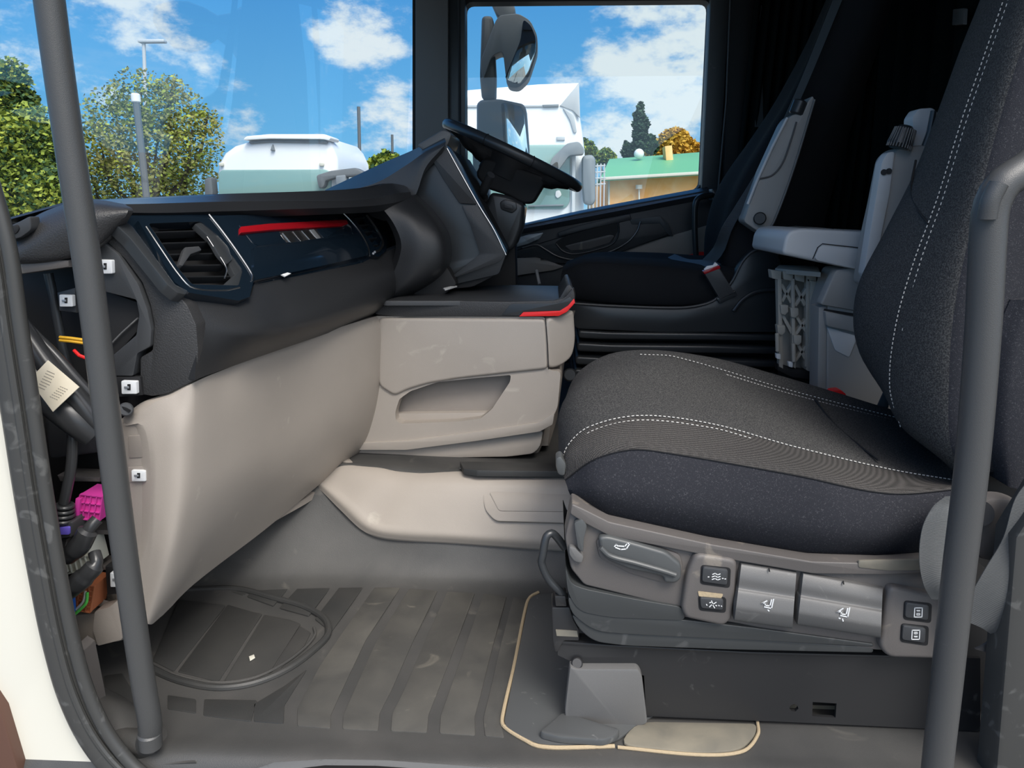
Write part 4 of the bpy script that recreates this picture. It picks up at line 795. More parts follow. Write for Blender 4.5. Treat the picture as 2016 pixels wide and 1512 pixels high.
tube('moulded_line', C3((1568, 240, 2.166), (1556, 280, 2.166), (1540, 322, 2.166), (1520, 345, 2.166), (1495, 352, 2.166)), .0022, 'black2', ar, n=24, seg=6)
cyl('adjuster_knob', P(1566, 226, 2.18), P(1577, 198, 2.18), .019, 'satin', ar, bev=.004)
# driver's seat belt and buckle
b2 = root('seat_belt', P(1440, 580, 2.2), "black lap and shoulder belt fastened across the driver's seat", 'seat belt')
patch('strap', [C3((1374, 520, 2.40), (1404, 488, 2.34), (1420, 450, 2.28), (1450, 402, 2.25), (1500, 320, 2.235), (1540, 240, 2.235), (1580, 150, 2.24), (1640, 0, 2.28)),
                C3((1400, 526, 2.33), (1425, 496, 2.28), (1442, 450, 2.25), (1470, 402, 2.225), (1520, 320, 2.22), (1556, 240, 2.22), (1596, 150, 2.225), (1658, 0, 2.26))], 'belt2', b2, nu=30, sub=3, back=(0, .002, 0))
patch('lap_strap', [C3((1300, 514, 2.52), (1330, 518, 2.42), (1372, 524, 2.33), (1398, 530, 2.25)), C3((1328, 500, 2.55), (1356, 510, 2.46), (1400, 512, 2.34), (1420, 520, 2.25))], 'belt2', b2, nu=20, sub=3, back=(0, .002, -.001))
patch('shoulder_strap', [C3((1495, 10, 3.05), (1498, 120, 3.05), (1490, 200, 3.03), (1486, 250, 3.0)), C3((1510, 10, 3.05), (1516, 120, 3.05), (1508, 200, 3.03), (1500, 250, 3.0))], 'belt2', b2, nu=16, sub=2, back=(0, .002, 0))
bk = slab('buckle', YP(2.185), [(1385, 535), (1416, 526), (1446, 576), (1418, 590)], 'black2', b2, th=.03, r=.004, bev=.004)
slab('buckle_red_edge', YP(2.183), [(1384, 534), (1416, 522), (1419, 528), (1387, 540)], 'red', bk, th=.02, bev=.001, label='red release edge')
slab('white_tongue', YP(2.19), [(1386, 530), (1392, 524), (1404, 522), (1408, 516), (1413, 520), (1412, 526), (1390, 535)], 'white', bk, th=.006, bev=.001)
slab('buckle_boot', YP(2.19), [(1410, 588), (1448, 572), (1452, 582), (1418, 598)], 'satin', b2, th=.03, r=.003, bev=.003)
# ================================================================ STEERING WHEEL AND COLUMN
Wc = P(1010, 307, 2.50); d0 = (P(1146, 372, 2.5)-P(876, 243, 2.5)); Rw = .232; d = d0.normalized(); ax = d.cross(V((0, 1, 0))).normalized()
if ax.z < 0: ax = -ax
sw = root('steering_wheel', Wc, 'black truck steering wheel seen edge-on in front of the driver window', 'steering wheel')
def wp(r_, a, h=0): return Wc+d*(r_*math.cos(a))+V((0, 1, 0))*(r_*math.sin(a))+ax*h
bm = bmesh.new(); rings = []
for i in range(72):
    a = 2*math.pi*i/72; c = wp(Rw, a); rd = (c-Wc).normalized()
    rings.append([bm.verts.new(c+(rd*math.cos(t)*.0135+ax*math.sin(t)*.0165)) for t in (2*math.pi*j/14 for j in range(14))])
for i in range(72):
    A_, B_ = rings[i], rings[(i+1) % 72]
    for j in range(14): bm.faces.new((A_[j], A_[(j+1) % 14], B_[(j+1) % 14], B_[j]))
link('rim', bm, 'satin', sw)
bm = bmesh.new()
for a in (.45, -.45, math.pi-.5, math.pi+.5):
    p0, p1 = wp(.05, a*1.0, -.035), wp(Rw-.01, a, -.004); bm_tube(bm, [p0, p0.lerp(p1, .5)+ax*-.008, p1], [.030, .022, .016], 10, n=10)
link('spoke', bm, 'dark', sw)
bm = bmesh.new(); pts = rnd([wp(.10, 2*math.pi*k/6+.5, 0) for k in range(6)], .05, 5); bm_slab(bm, pts, -ax*.075, .02, 3); link('airbag_hub', bm, 'dark', sw)
for a0 in (-1.25, -1.9):
    tube('rim_joint', [wp(Rw, a0)+( (wp(Rw, a0)-Wc).normalized()*math.cos(t)*.0142+ax*math.sin(t)*.0172) for t in [2*math.pi*k/16 for k in range(17)]], .0012, 'dark', sw, seg=6)
stc = root('steering_column', P(985, 480, 2.45), 'black steering column shroud with stalk below the wheel', 'steering column')
slab('shroud', YP(2.38), [(966, 378), (1000, 384), (1034, 402), (1028, 450), (1012, 490), (985, 500), (950, 420)], 'satin', stc, th=.22, r=.015, bev=.015, seg=3)
slab('shroud_neck', YP(2.42), [(950, 310), (990, 320), (1080, 350), (1050, 400), (1030, 402), (1000, 385), (960, 372), (936, 345)], 'dark', stc, th=.16, r=.015, bev=.015, seg=3)
slab('switch_frame', YP(2.372), [(984, 398), (994, 392), (1016, 398), (1018, 412), (1008, 420), (986, 412)], 'satin', stc, th=.02, r=.006, bev=.003)
slab('switch_key', YP(2.366), [(992, 401), (1010, 404), (1010, 412), (993, 409)], 'black2', stc, th=.01, r=.002, bev=.002)
tube('stalk', C3((948, 392, 2.40), (952, 376, 2.30), (962, 352, 2.26), (967, 344, 2.25)), [.011, .012, .0135, .0125], 'black2', stc, n=16, seg=14)
tube('stalk_boot', C3((946, 404, 2.40), (949, 388, 2.37)), .020, 'dark', stc, seg=14)
cyl('stalk_ring', P(955, 368, 2.285), P(957, 363, 2.28), .0145, 'satin', stc)
tube('pedal_rod', C3((1056, 532, 2.35), (1062, 560, 2.32)), .005, 'silver', stc, seg=8)
slab('column_mount', YP(2.5), [(985, 470), (1015, 480), (1020, 700), (940, 700), (930, 480)], 'dark', stc, th=.1, bev=.01)

# ================================================================ DRIVER'S DOOR
DP = YP(3.10)
dr = bpy.data.objects.new('door_1', None); COL.objects.link(dr); dr.location = P(1200, 600, 3.1); dr['kind'] = 'structure'
dpan = slab('door_panel', DP, [(1000, 455), (1040, 442), (1150, 418), (1395, 374), (1425, 374), (1425, 720), (930, 720), (930, 480)], 'black', dr, th=.05, bev=.006)
slab('window_ledge', ZP(P(1200, 410, 3.1).z), [(1022, 450), (1400, 450), (1400, 440), (1022, 440)], 'black2', dr, th=.004) if False else None
lg = [P(1010, 462, 3.09), P(1030, 441, 3.135), P(1150, 414, 3.135), P(1390, 368, 3.135), P(1402, 374, 3.09), P(1150, 426, 3.09)]
patch('window_ledge', [C3((1004, 455, 3.085), (1150, 428, 3.085), (1398, 380, 3.085)), C3((1022, 446, 3.11), (1150, 419, 3.11), (1398, 374, 3.11)), C3((1030, 440, 3.15), (1150, 413, 3.15), (1392, 368, 3.15))], 'sheen', dr, nu=20, back=(0, .01, -.02))
slab('armrest_bulge', DP, [(1000, 498), (1100, 468), (1240, 432), (1290, 432), (1310, 446), (1318, 462), (1240, 490), (1180, 512), (1110, 520), (1060, 515), (1010, 505)], 'black', dr, off=.03, th=.04, r=.02, bev=.012, seg=3)
slab('pull_strip', DP, [(1098, 458), (1140, 444), (1240, 421), (1244, 432), (1140, 456), (1100, 466)], 'black2', dr, off=.035, th=.02, r=.004, bev=.004)
slab('pull_pocket', DP, [(1092, 478), (1110, 466), (1214, 435), (1218, 452), (1206, 476), (1180, 486), (1130, 494), (1108, 490)], 'dark', dr, off=.0315, th=.004, r=.008, bev=0)
slab('pocket_liner', DP, [(1112, 484), (1200, 462), (1210, 464), (1200, 478), (1160, 490), (1124, 494)], 'shell', dr, off=.033, th=.006, r=.006, bev=.002)
tube('pocket_rim', [DP.at(x, y, .036) for x, y in [(1095, 480), (1108, 494), (1130, 500), (1180, 490), (1208, 478), (1218, 458), (1217, 438)]], .004, 'satin', dr, n=30, seg=8)
tube('bright_trim', [DP.at(x, y, .046) for x, y in [(1028, 488), (1056, 482), (1072, 490), (1096, 504), (1126, 511), (1160, 508), (1200, 496), (1234, 478), (1254, 456), (1261, 436)]], .0032, 'chrome', dr, n=60, seg=8)
slab('release_handle', DP, [(1000, 474), (1040, 462), (1070, 458), (1062, 470), (1040, 480), (1002, 490)], 'silver', dr, off=.05, th=.02, r=.005, bev=.004, label='satin silver door release')
slab('taupe_panel', DP, [(1225, 494), (1270, 478), (1370, 450), (1420, 436), (1420, 520), (1225, 540)], 'taupe_dk', dr, off=.006, th=.01, r=.006, bev=.003)
slab('taupe_panel', DP, [(1000, 510), (1060, 505), (1110, 525), (1090, 532), (1000, 545)], 'taupe_dk', dr, off=.03, th=.02, r=.006, bev=.003)
slab('switch_plate', DP, [(1240, 432), (1300, 425), (1316, 440), (1326, 465), (1316, 462), (1300, 440), (1244, 442)], 'black2', dr, off=.032, th=.01, r=.003, bev=.003)
slab('red_reflector', DP, [(1345, 506), (1378, 496), (1390, 496), (1390, 512), (1346, 514)], 'redl', dr, off=.12, th=.02, r=.003, bev=.003, label='red reflector low on the door edge')
g = root('grab_handle', P(1370, 515, 2.98), 'slim black grab bar beside the driver seat, right of the side window', 'handle')
tube('bar', C3((1371, 520, 2.97), (1368, 460, 2.97), (1368, 410, 2.97), (1372, 394, 2.97), (1384, 386, 2.98), (1412, 384, 3.02)), .011, 'satin', g, n=50, seg=14)
slab('foot', YP(2.98), [(1362, 510), (1378, 510), (1380, 524), (1360, 524)], 'satin', g, th=.04, r=.003, bev=.003)
slab('head', YP(3.0), [(1402, 372), (1418, 372), (1416, 394), (1402, 394)], 'satin', g, th=.06, r=.003, bev=.003)
# ================================================================ BUNK CURTAIN
cu = bmesh.new(); rows = []
for k in range(70):
    t = k/69; x = .69+.43*t; y = 3.05-.03*math.sin(k*1.15)-.01*math.sin(k*2.7)-t*.15
    rows.append((cu.verts.new((x, y, .30)), cu.verts.new((x+.06, y, 1.74))))
for a, b in zip(rows, rows[1:]): cu.faces.new((a[0], b[0], b[1], a[1]))
o = link('curtain', cu, 'curt'); o.modifiers.new('t', 'SOLIDIFY').thickness = .004
tag(o, "black pleated curtain hanging behind the driver's seat", 'curtain')
bm = bmesh.new(); rows = []
for k in range(90):
    t = k/89; y = 2.86-1.76*t; x = 1.17-.018*math.sin(k*1.0)
    rows.append((bm.verts.new((x, y, .30)), bm.verts.new((x-.03, y, 1.74))))
for a, b in zip(rows, rows[1:]): bm.faces.new((a[0], b[0], b[1], a[1]))
o = link('curtain', bm, 'curt'); o.modifiers.new('t', 'SOLIDIFY').thickness = .004
tag(o, 'wide black curtain closing off the bunk across the rear', 'curtain')
o = slab('catch', Pl(PX(1888, 32, 1.10), n=(-1, 0, .1)), [(1876, 18), (1898, 16), (1896, 48), (1874, 50)], 'grey', th=.01, r=.004, bev=.002); tag(o, 'tiny grey plastic catch high on the rear curtain', 'catch')
# ================================================================ STORAGE BETWEEN THE SEATS
sb = root('storage_box', P(1690, 780, 2.0), 'grey storage box with a pale lid between the two seats', 'box')
BY = YP(1.86)
slab('body', BY, [(1644, 556), (1656, 532), (1700, 528), (1790, 530), (1790, 850), (1626, 850), (1628, 606)], 'box', sb, th=.12, r=.008, bev=.006)
slab('upper_front', BY, [(1636, 552), (1646, 531), (1700, 526), (1790, 530), (1790, 622), (1700, 615), (1614, 600)], 'box', sb, off=.012, th=.03, r=.008, bev=.006)
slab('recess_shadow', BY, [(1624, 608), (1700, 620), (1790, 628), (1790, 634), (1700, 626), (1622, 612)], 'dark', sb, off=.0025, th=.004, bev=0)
slab('pull_lip', BY, [(1624, 612), (1680, 624), (1790, 632), (1790, 662), (1690, 656), (1628, 642)], 'box', sb, off=.014, th=.03, r=.005, bev=.005)
slab('pull_cup', BY, [(1628, 644), (1682, 660), (1688, 664), (1672, 704), (1644, 690)], 'boxl', sb, off=.003, th=.004, r=.006, bev=.001)
slab('body_edge', BY, [(1612, 605), (1628, 602), (1626, 850), (1608, 850)], 'box', sb, off=-.002, th=.06, bev=.003)
ld = slab('lid', BY, [(1541, 495), (1546, 468), (1556, 454), (1580, 450), (1800, 460), (1800, 535), (1690, 532), (1600, 514), (1545, 502)], 'boxl', sb, off=.02, th=.28, r=.012, bev=.012, seg=3, label='pale grey lid with a latch')
slab('latch', BY, [(1604, 508), (1612, 488), (1620, 482), (1692, 490), (1698, 496), (1692, 528), (1684, 530), (1610, 514)], 'boxl', ld, off=.027, th=.02, r=.004, bev=.003)
tube('latch_gap', [BY.at(x, y, .0275) for x, y in [(1600, 510), (1610, 487), (1619, 480), (1693, 488), (1701, 496), (1694, 532)]], .0012, 'dark', ld, seg=6)
slab('lid_flap', YP(2.0), [(1556, 452), (1600, 447), (1640, 450), (1660, 458), (1620, 458)], 'grey', ld, th=.14, r=.004, bev=.003)
cr = root('crate', P(1565, 740, 2.0), 'taupe lattice-sided plastic holder left of the storage box', 'crate')
KY = YP(2.00)
slab('back_wall', KY, [(1530, 548), (1620, 556), (1606, 735), (1534, 720)], 'crate', cr, off=-.06, th=.02)
for i in range(5):
    x = 1518+i*23
    slab('rim_block', KY, [(x, 531+i*2), (x+21, 534+i*2), (x+20, 552+i*2), (x+2, 548+i*2)], 'crate', cr, th=.03, r=.003, bev=.003)
slab('rim_top', ZP(P(1560, 530, 2.0).z), [(1526, 528), (1616, 536), (1610, 524), (1534, 521)], 'crate', cr, th=.012, bev=.002)
for x0, x1, w in ((1531, 1534, 8), (1558, 1560, 7), (1588, 1585, 7)):
    slab('post', KY, [(x0, 548), (x0+w, 549), (x1+w, 726), (x1, 722)], 'crate', cr, th=.02, bev=.002)
slab('corner_column', KY, [(1596, 552), (1624, 556), (1608, 640), (1608, 734), (1588, 730), (1594, 640)], 'crate', cr, off=.004, th=.05, r=.004, bev=.004)
for q in ([(1535, 560), (1541, 558), (1560, 592), (1556, 598)], [(1560, 556), (1566, 556), (1542, 596), (1537, 592)], [(1562, 562), (1568, 560), (1588, 598), (1583, 604)], [(1588, 566), (1593, 570), (1568, 604), (1562, 600)],
          [(1537, 620), (1542, 616), (1562, 652), (1557, 658)], [(1564, 622), (1568, 618), (1592, 654), (1588, 660)], [(1590, 622), (1594, 626), (1564, 668), (1560, 662)], [(1562, 668), (1567, 664), (1590, 706), (1585, 712)], [(1588, 676), (1592, 680), (1566, 716), (1561, 712)]):
    slab('brace', KY, q, 'crate', cr, off=-.004, th=.018, bev=.0015)
for x, y in ((1536, 600), (1556, 606), (1562, 660), (1530, 640)):
    slab('lattice_cup', KY, [(x, y), (x+16, y+1), (x+16, y+14), (x+10, y+20), (x+2, y+18)], 'crate', cr, off=.008, th=.02, r=.002, bev=.002)
for x, y in ((1526, 656), (1558, 676)):
    cyl('peg', P(x+4, y, 1.985), P(x+5, y+36, 1.985), .0055, 'crate', cr, bev=.001)
for x, y in ((1528, 696), (1552, 712)):
    slab('pale_catch', KY, [(x, y), (x+9, y+1), (x+9, y+12), (x+1, y+10)], 'white', cr, off=.012, th=.012, r=.002, bev=.002)
slab('base_strip', KY, [(1530, 716), (1560, 726), (1606, 732), (1604, 748), (1560, 744), (1532, 730)], 'dark', cr, off=-.002, th=.03, bev=.003)
slab('foot_bar', YP(2.03), [(1540, 735), (1600, 742), (1600, 900), (1540, 900)], 'dark', cr, th=.04, bev=.003)

# ================================================================ LOOSE CABLES, PLUGS, PAPER TAG (open dash end)
o = tube('cable_bundle', C3((20, 606, 1.13), (60, 650, 1.125), (110, 700, 1.12), (150, 745, 1.12), (190, 790, 1.125), (215, 830, 1.13)), .008, 'tape', n=40, seg=12); tag(o, 'thin black cable bundle slanting across the open dash end', 'cable')
o = tube('cable_bundle', C3((24, 620, 1.12), (60, 672, 1.11), (100, 726, 1.105), (150, 782, 1.105), (190, 830, 1.11), (215, 856, 1.12)), .016, 'tape', n=40, seg=14); tag(o, 'thicker taped black loom running just above the paper tag', 'cable')
o = tube('cable_bundle', C3((30, 680, 1.125), (62, 730, 1.115), (100, 780, 1.11), (150, 822, 1.11), (190, 850, 1.12)), .028, 'tape', n=40, seg=18); tag(o, 'fattest black loom, wrapped by the paper tag', 'cable')
pt = slab('paper_tag', Pl(P(106, 758, 1.078), n=(.05, -1, .25)), [(57, 748), (94, 709), (156, 762), (104, 811)], 'paper', th=.0012, bev=.0003); tag(pt, 'cream paper tag with small print on the black loom', 'label')
tp_ = Pl(P(106, 758, 1.078), n=(.05, -1, .25)); bm = bmesh.new(); random.seed(3)
for k in range(7):
    x, y = 92-k*3.0, 729+k*5.2
    ln = 20+random.random()*8; a = tp_.at(x, y, .0006); b = tp_.at(x+ln*.72, y+ln*.58*.55, .0006)
    for j in range(6):
        p, q = a.lerp(b, j/6), a.lerp(b, (j+.7)/6); bm_slab(bm, [p, q, q+V((0, 0, -.0016)), p+V((0, 0, -.0016))], (0, .0004, 0))
for k in range(6):
    x, y = 118-k*4.0, 760+k*4.0
    a = tp_.at(x, y, .0006); b = tp_.at(x+16, y+7, .0006)
    for j in range(4):
        p, q = a.lerp(b, j/4), a.lerp(b, (j+.7)/4); bm_slab(bm, [p, q, q+V((0, 0, -.0014)), p+V((0, 0, -.0014))], (0, .0004, 0))
link('small_print', bm, 'ink', pt, smooth=False, kind='stuff')
o = tube('cable', C3((140, 828, 1.12), (143, 870, 1.115), (140, 920, 1.112), (132, 962, 1.11), (126, 990, 1.11)), .0085, 'tape', n=30, seg=12); tag(o, 'upright black cable dropping to the ribbed plug boot', 'cable')
for i, (m_, c_) in enumerate((('yellow', 'yellow wires inside the open dash, upper pair'), )):
    for k in range(2):
        o = tube('wire', C3((118, 664+k*6, 1.17), (140, 666+k*6, 1.165), (170, 670+k*6, 1.17)), .0026, m_, seg=8); tag(o, ('upper' if k == 0 else 'lower')+' yellow wire inside the open dash end', 'wire')
o = tube('wire', C3((146, 690, 1.17), (156, 700, 1.165), (172, 706, 1.17)), .0030, 'redl', seg=8); tag(o, 'short red wire below the yellow wires', 'wire')
def plug(name, cx, cy, w, h, m, lab, rot=0, grid=(4, 3), Y=1.13, tail=True):
    p = YP(Y); r_ = root(name, P(cx, cy, Y+.02), lab, 'plug')
    ca, sa = math.cos(rot), math.sin(rot)
    def T(x, y): return (cx+x*ca-y*sa, cy+x*sa+y*ca)
    slab('housing', p, [T(-w/2, -h/2), T(w/2, -h/2), T(w/2, h/2), T(-w/2, h/2)], m, r_, off=-.004, th=.05, bev=.002)
    nx, ny = grid; bm = bmesh.new()
    for i in range(nx+1):
        x = -w/2+w*i/nx; bm_slab(bm, [p.at(*T(x-.9, -h/2)), p.at(*T(x+.9, -h/2)), p.at(*T(x+.9, h/2)), p.at(*T(x-.9, h/2))], (0, .006, 0))
    for j in range(ny+1):
        y = -h/2+h*j/ny; bm_slab(bm, [p.at(*T(-w/2, y-.9)), p.at(*T(w/2, y-.9)), p.at(*T(w/2, y+.9)), p.at(*T(-w/2, y+.9))], (0, .006, 0))
    link('rib_grid', bm, m, r_, smooth=False)
    slab('side_latch', p, [T(-w/2-8, -h*.3), T(-w/2+2, -h*.3), T(-w/2+2, h*.45), T(-w/2-8, h*.45)], m, r_, off=.004, th=.03, bev=.002)
    return r_
plug('connector', 176, 1000, 44, 48, 'magenta', 'magenta ribbed plug in the open dash end', .12)
plug('connector', 150, 1100, 54, 50, 'offw', 'off-white plug below the magenta one', -.25, (5, 2), 1.15)
pg = plug('connector', 162, 1178, 38, 52, 'orange', 'brown-orange plug at the bottom of the row', .15, (4, 5), 1.14)
bt2 = root('plug_boot', P(124, 1040, 1.12), 'black ribbed cable boot with a violet tab left of the magenta plug', 'plug')
for k in range(4): cyl('boot_ring', P(127-k*.8, 992+k*9, 1.11), P(127-k*.8, 999+k*9, 1.11), .0155+.001*k, 'tape', bt2, bev=.002)
slab('boot_block', YP(1.10), [(108, 1028), (142, 1028), (142, 1058), (112, 1062)], 'black2', bt2, th=.04, r=.004, bev=.004)
slab('violet_tab', YP(1.096), [(114, 1038), (136, 1038), (136, 1053), (113, 1053)], 'violet', bt2, th=.01, r=.002, bev=.001, label='violet tab')
slab('boot_tail', YP(1.11), [(112, 1060), (132, 1062), (120, 1100), (112, 1100)], 'tape', bt2, th=.03, r=.006, bev=.005)
slab('blue_stub', YP(1.11), [(126, 1184), (134, 1184), (136, 1214), (130, 1214)], 'blue', pg, th=.02, bev=.001, label='blue stub')
o = tube('cable', C3((192, 1022, 1.105), (176, 1040, 1.095), (160, 1070, 1.095), (140, 1090, 1.10), (118, 1102, 1.11)), [.010, .016, .0165, .015, .012], 'tape', n=30, seg=14); tag(o, 'taped grey-black cable leaving the magenta plug', 'cable')
o = tube('cable', C3((186, 1088, 1.11), (190, 1108, 1.10), (172, 1130, 1.095), (150, 1150, 1.095), (124, 1172, 1.11)), [.010, .015, .017, .016, .013], 'tape', n=30, seg=14); tag(o, 'taped grey-black cable leaving the off-white plug', 'cable')
o = tube('wire', C3((172, 1166, 1.132), (170, 1186, 1.128), (158, 1200, 1.128), (146, 1210, 1.13)), .0026, 'green', seg=8, n=16); tag(o, 'green wire across the brown-orange plug', 'wire')
o = tube('wire', C3((168, 1164, 1.133), (165, 1182, 1.13), (154, 1196, 1.13), (142, 1206, 1.132)), .0022, 'offw', seg=8, n=16); tag(o, 'pale wire beside the green one on the brown-orange plug', 'wire')
# grey edge strip down to the sill
o = slab('door_edge_strip', YP(1.09), [(150, 1270), (166, 1280), (196, 1428), (180, 1436), (162, 1360)], 'shell', th=.03, r=.002, bev=.003); tag(o, 'narrow grey strip running down from the dash end to the floor', 'trim')
o = slab('leaf_chip', ZP(.006), [(490, 1292), (500, 1288), (502, 1294), (492, 1300)], 'eave', th=.002, bev=.0005); tag(o, 'tiny pale leaf scrap lying on the heel well', 'litter')
# ================================================================ EXTERIOR MIRRORS OF THIS TRUCK
mr = root('door_mirror', P(965, 290, 3.6), 'tall grey door mirror pair seen through the driver window', 'mirror')
MY = YP(3.55)
slab('housing', MY, [(938, 204), (946, 196), (982, 194), (1030, 204), (1036, 214), (1042, 300), (1036, 330), (945, 330), (938, 300)], 'tgrey', mr, th=.12, r=.02, bev=.015, seg=3)
slab('mirror_glass', MY, [(986, 203), (1000, 202), (1026, 210), (1032, 222), (1040, 300), (1038, 320), (996, 320), (991, 280)], 'mirror', mr, off=.004, th=.006, r=.01, bev=.002)
slab('post', MY, [(948, 30), (970, 30), (976, 150), (975, 196), (948, 196), (944, 150)], 'pole', mr, th=.08, r=.02, bev=.015)
slab('arm', MY, [(956, -20), (1000, -20), (1016, 20), (1006, 36), (980, 34)], 'tgrey', mr, th=.1, r=.02, bev=.015)
slab('wide_housing', MY, [(976, 40), (984, 30), (1020, 26), (1044, 40), (1058, 70), (1058, 100), (1040, 155), (1020, 174), (998, 170), (990, 100), (968, 110), (950, 160), (946, 120)], 'tgrey', mr, off=.02, th=.12, r=.02, bev=.015, seg=3)
slab('wide_glass', MY, [(1030, 36), (1046, 50), (1056, 76), (1054, 104), (1040, 145), (1022, 168), (1000, 160), (994, 152), (1024, 80)], 'mirror', mr, off=.03, th=.01, r=.02, bev=.004)
slab('foot_bracket', YP(3.25), [(930, 300), (960, 300), (965, 460), (935, 460)], 'tgrey', mr, th=.1, r=.01, bev=.01)

# ================================================================ OUTSIDE: yard, trucks, house, trees
GZ = -1.35
struct(box('ground', (0, 90, GZ-.05), (400, 260, .1), 'asphalt', bev=0))
def wheel(parent, x, y):
    w = cyl('wheel', (x-.14, y, GZ+.5), (x+.14, y, GZ+.5), .5, 'tyre', parent, bev=.03)
def truck(Y, depth, lab, outline, screen, extra, xs):
    r_ = root('truck', (sum(xs)/2, Y+1.0, GZ), lab, 'truck', None); p = YP(Y)
    pts = [p.at(x, y) for x, y in outline]; x0, x1 = min(q.x for q in pts), max(q.x for q in pts)
    low = [V((x1, Y, GZ+.45)), V((x0, Y, GZ+.45))]
    bm = bmesh.new(); bm_slab(bm, pts+low, (0, depth, 0), .12, 4); link('cab_body', bm, 'tpaint', r_)
    slab('windscreen', p, screen, 'tglass', r_, off=.03, th=.08, r=.08, bev=.02)
    box('bumper', ((x0+x1)/2, Y-.05, GZ+.65), (x1-x0-.02, .3, .55), 'tpaint', r_, bev=.08)
    g_ = box('grille', ((x0+x1)/2, Y-.03, GZ+1.35), ((x1-x0)*.72, .1, .75), 'tgrey', r_, bev=.03)
    for k in range(5): box('grille_bar', ((x0+x1)/2, Y-.1, GZ+1.08+k*.14), ((x1-x0)*.68, .05, .03), 'tpaint', g_, bev=.005)
    for s_ in (x0+.3, x1-.3):
        box('headlamp', (s_, Y-.18, GZ+.75), (.4, .08, .2), 'mirror', r_, bev=.03); wheel(r_, s_, Y+.9)
    extra(r_, p); return r_
def ex1(r_, p):
    slab('roof_spoiler', p, [(478, 276), (484, 268), (530, 264), (640, 264), (652, 270), (648, 277), (636, 274), (530, 273)], 'tpaint', r_, off=.10, th=.5, r=.05, bev=.03)
    slab('spoiler_gap', p, [(490, 279), (530, 276), (644, 278), (644, 282), (530, 280), (492, 283)], 'tgrey', r_, off=.04, th=.06, bev=.005)
    for x in (434, 632): slab('marker_lamp', p, [(x-4, 320), (x+5, 320), (x+5, 327), (x-4, 327)], 'eave', r_, off=.05, th=.06, r=.02, bev=.01)
    slab('roof_sensor', p, [(532, 296), (536, 284), (540, 296)], 'tgrey', r_, off=.05, th=.05, bev=.004)
    slab('left_mirror', p, [(402, 352), (416, 348), (419, 380), (416, 400), (402, 400)], 'pole', r_, off=.1, th=.2, r=.04, bev=.03)
    slab('mirror_arm', p, [(622, 345), (650, 336), (700, 330), (716, 338), (716, 346), (660, 350), (640, 356), (638, 368), (628, 372), (624, 358)], 'pole', r_, off=.2, th=.2, r=.04, bev=.03)
    slab('mirror_case', p, [(660, 346), (680, 344), (684, 390), (664, 390)], 'tgrey', r_, off=.22, th=.2, r=.03, bev=.02)
truck(12.5, 2.2, 'white truck facing the cab, seen low through the windscreen', [(425, 345), (428, 320), (440, 300), (460, 286), (486, 278), (492, 270), (530, 265), (636, 268), (650, 284), (662, 310), (664, 336), (666, 380)],
      [(430, 340), (436, 334), (640, 333), (652, 338), (652, 400), (430, 400)], ex1, (-4.9, -2.3))
def ex2(r_, p):
    slab('fairing_shade', p, [(1140, 163), (1142, 232), (1128, 218), (1102, 208)], 'palep', r_, off=.02, th=.05, bev=.01)  # grey slab on the white paint: shading of the fairing's side, put into colour
    slab('roof_line', p, [(820, 207), (1100, 206), (1100, 210), (820, 212)], 'palep', r_, off=.02, th=.04, bev=.005)
    slab('roof_vent', p, [(1068, 206), (1100, 205), (1100, 210), (1070, 211)], 'tgrey', r_, off=.03, th=.04, bev=.005)
    slab('name_plate', p, [(1096, 269), (1112, 269), (1112, 276), (1096, 276)], 'palep', r_, off=.02, th=.03, bev=.003)
    slab('corner_shade', p, [(1108, 212), (1130, 226), (1136, 260), (1130, 262), (1122, 236)], 'palep', r_, off=.02, th=.03, r=.02, bev=.005)
    slab('mirror_arm', p, [(1080, 335), (1086, 312), (1100, 298), (1116, 282), (1140, 278), (1150, 292), (1150, 304), (1120, 306), (1112, 318), (1096, 340), (1092, 352)], 'tgrey', r_, off=.3, th=.2, r=.04, bev=.03)
    slab('kerb_mirror', p, [(1080, 330), (1098, 316), (1100, 336), (1086, 348), (1078, 344)], 'tyre', r_, off=.4, th=.1, r=.04, bev=.03)
    slab('main_mirror', p, [(1146, 306), (1166, 304), (1173, 312), (1173, 396), (1166, 405), (1150, 402), (1146, 360)], 'tgrey', r_, off=.25, th=.25, r=.06, bev=.05)
    slab('white_pillar', p, [(1126, 296), (1134, 296), (1133, 425), (1125, 425)], 'tpaint', r_, off=.08, th=.1, bev=.02)
    slab('wiper', p, [(1040, 404), (1110, 402), (1110, 405), (1040, 407)], 'tgrey', r_, off=.08, th=.04, bev=.005)
    slab('air_disc', p, [(1094, 376), (1102, 374), (1106, 384), (1098, 391), (1093, 386)], 'white', r_, off=.05, th=.04, r=.02, bev=.005)
truck(10.0, 2.3, 'tall white truck facing the cab, seen through the driver window', [(818, 212), (820, 178), (915, 175), (1060, 163), (1141, 160), (1143, 232), (1148, 262), (1152, 300), (1150, 420)],
      [(825, 286), (1124, 284), (1122, 400), (1110, 412), (825, 412)], ex2, (-1.5, .6))
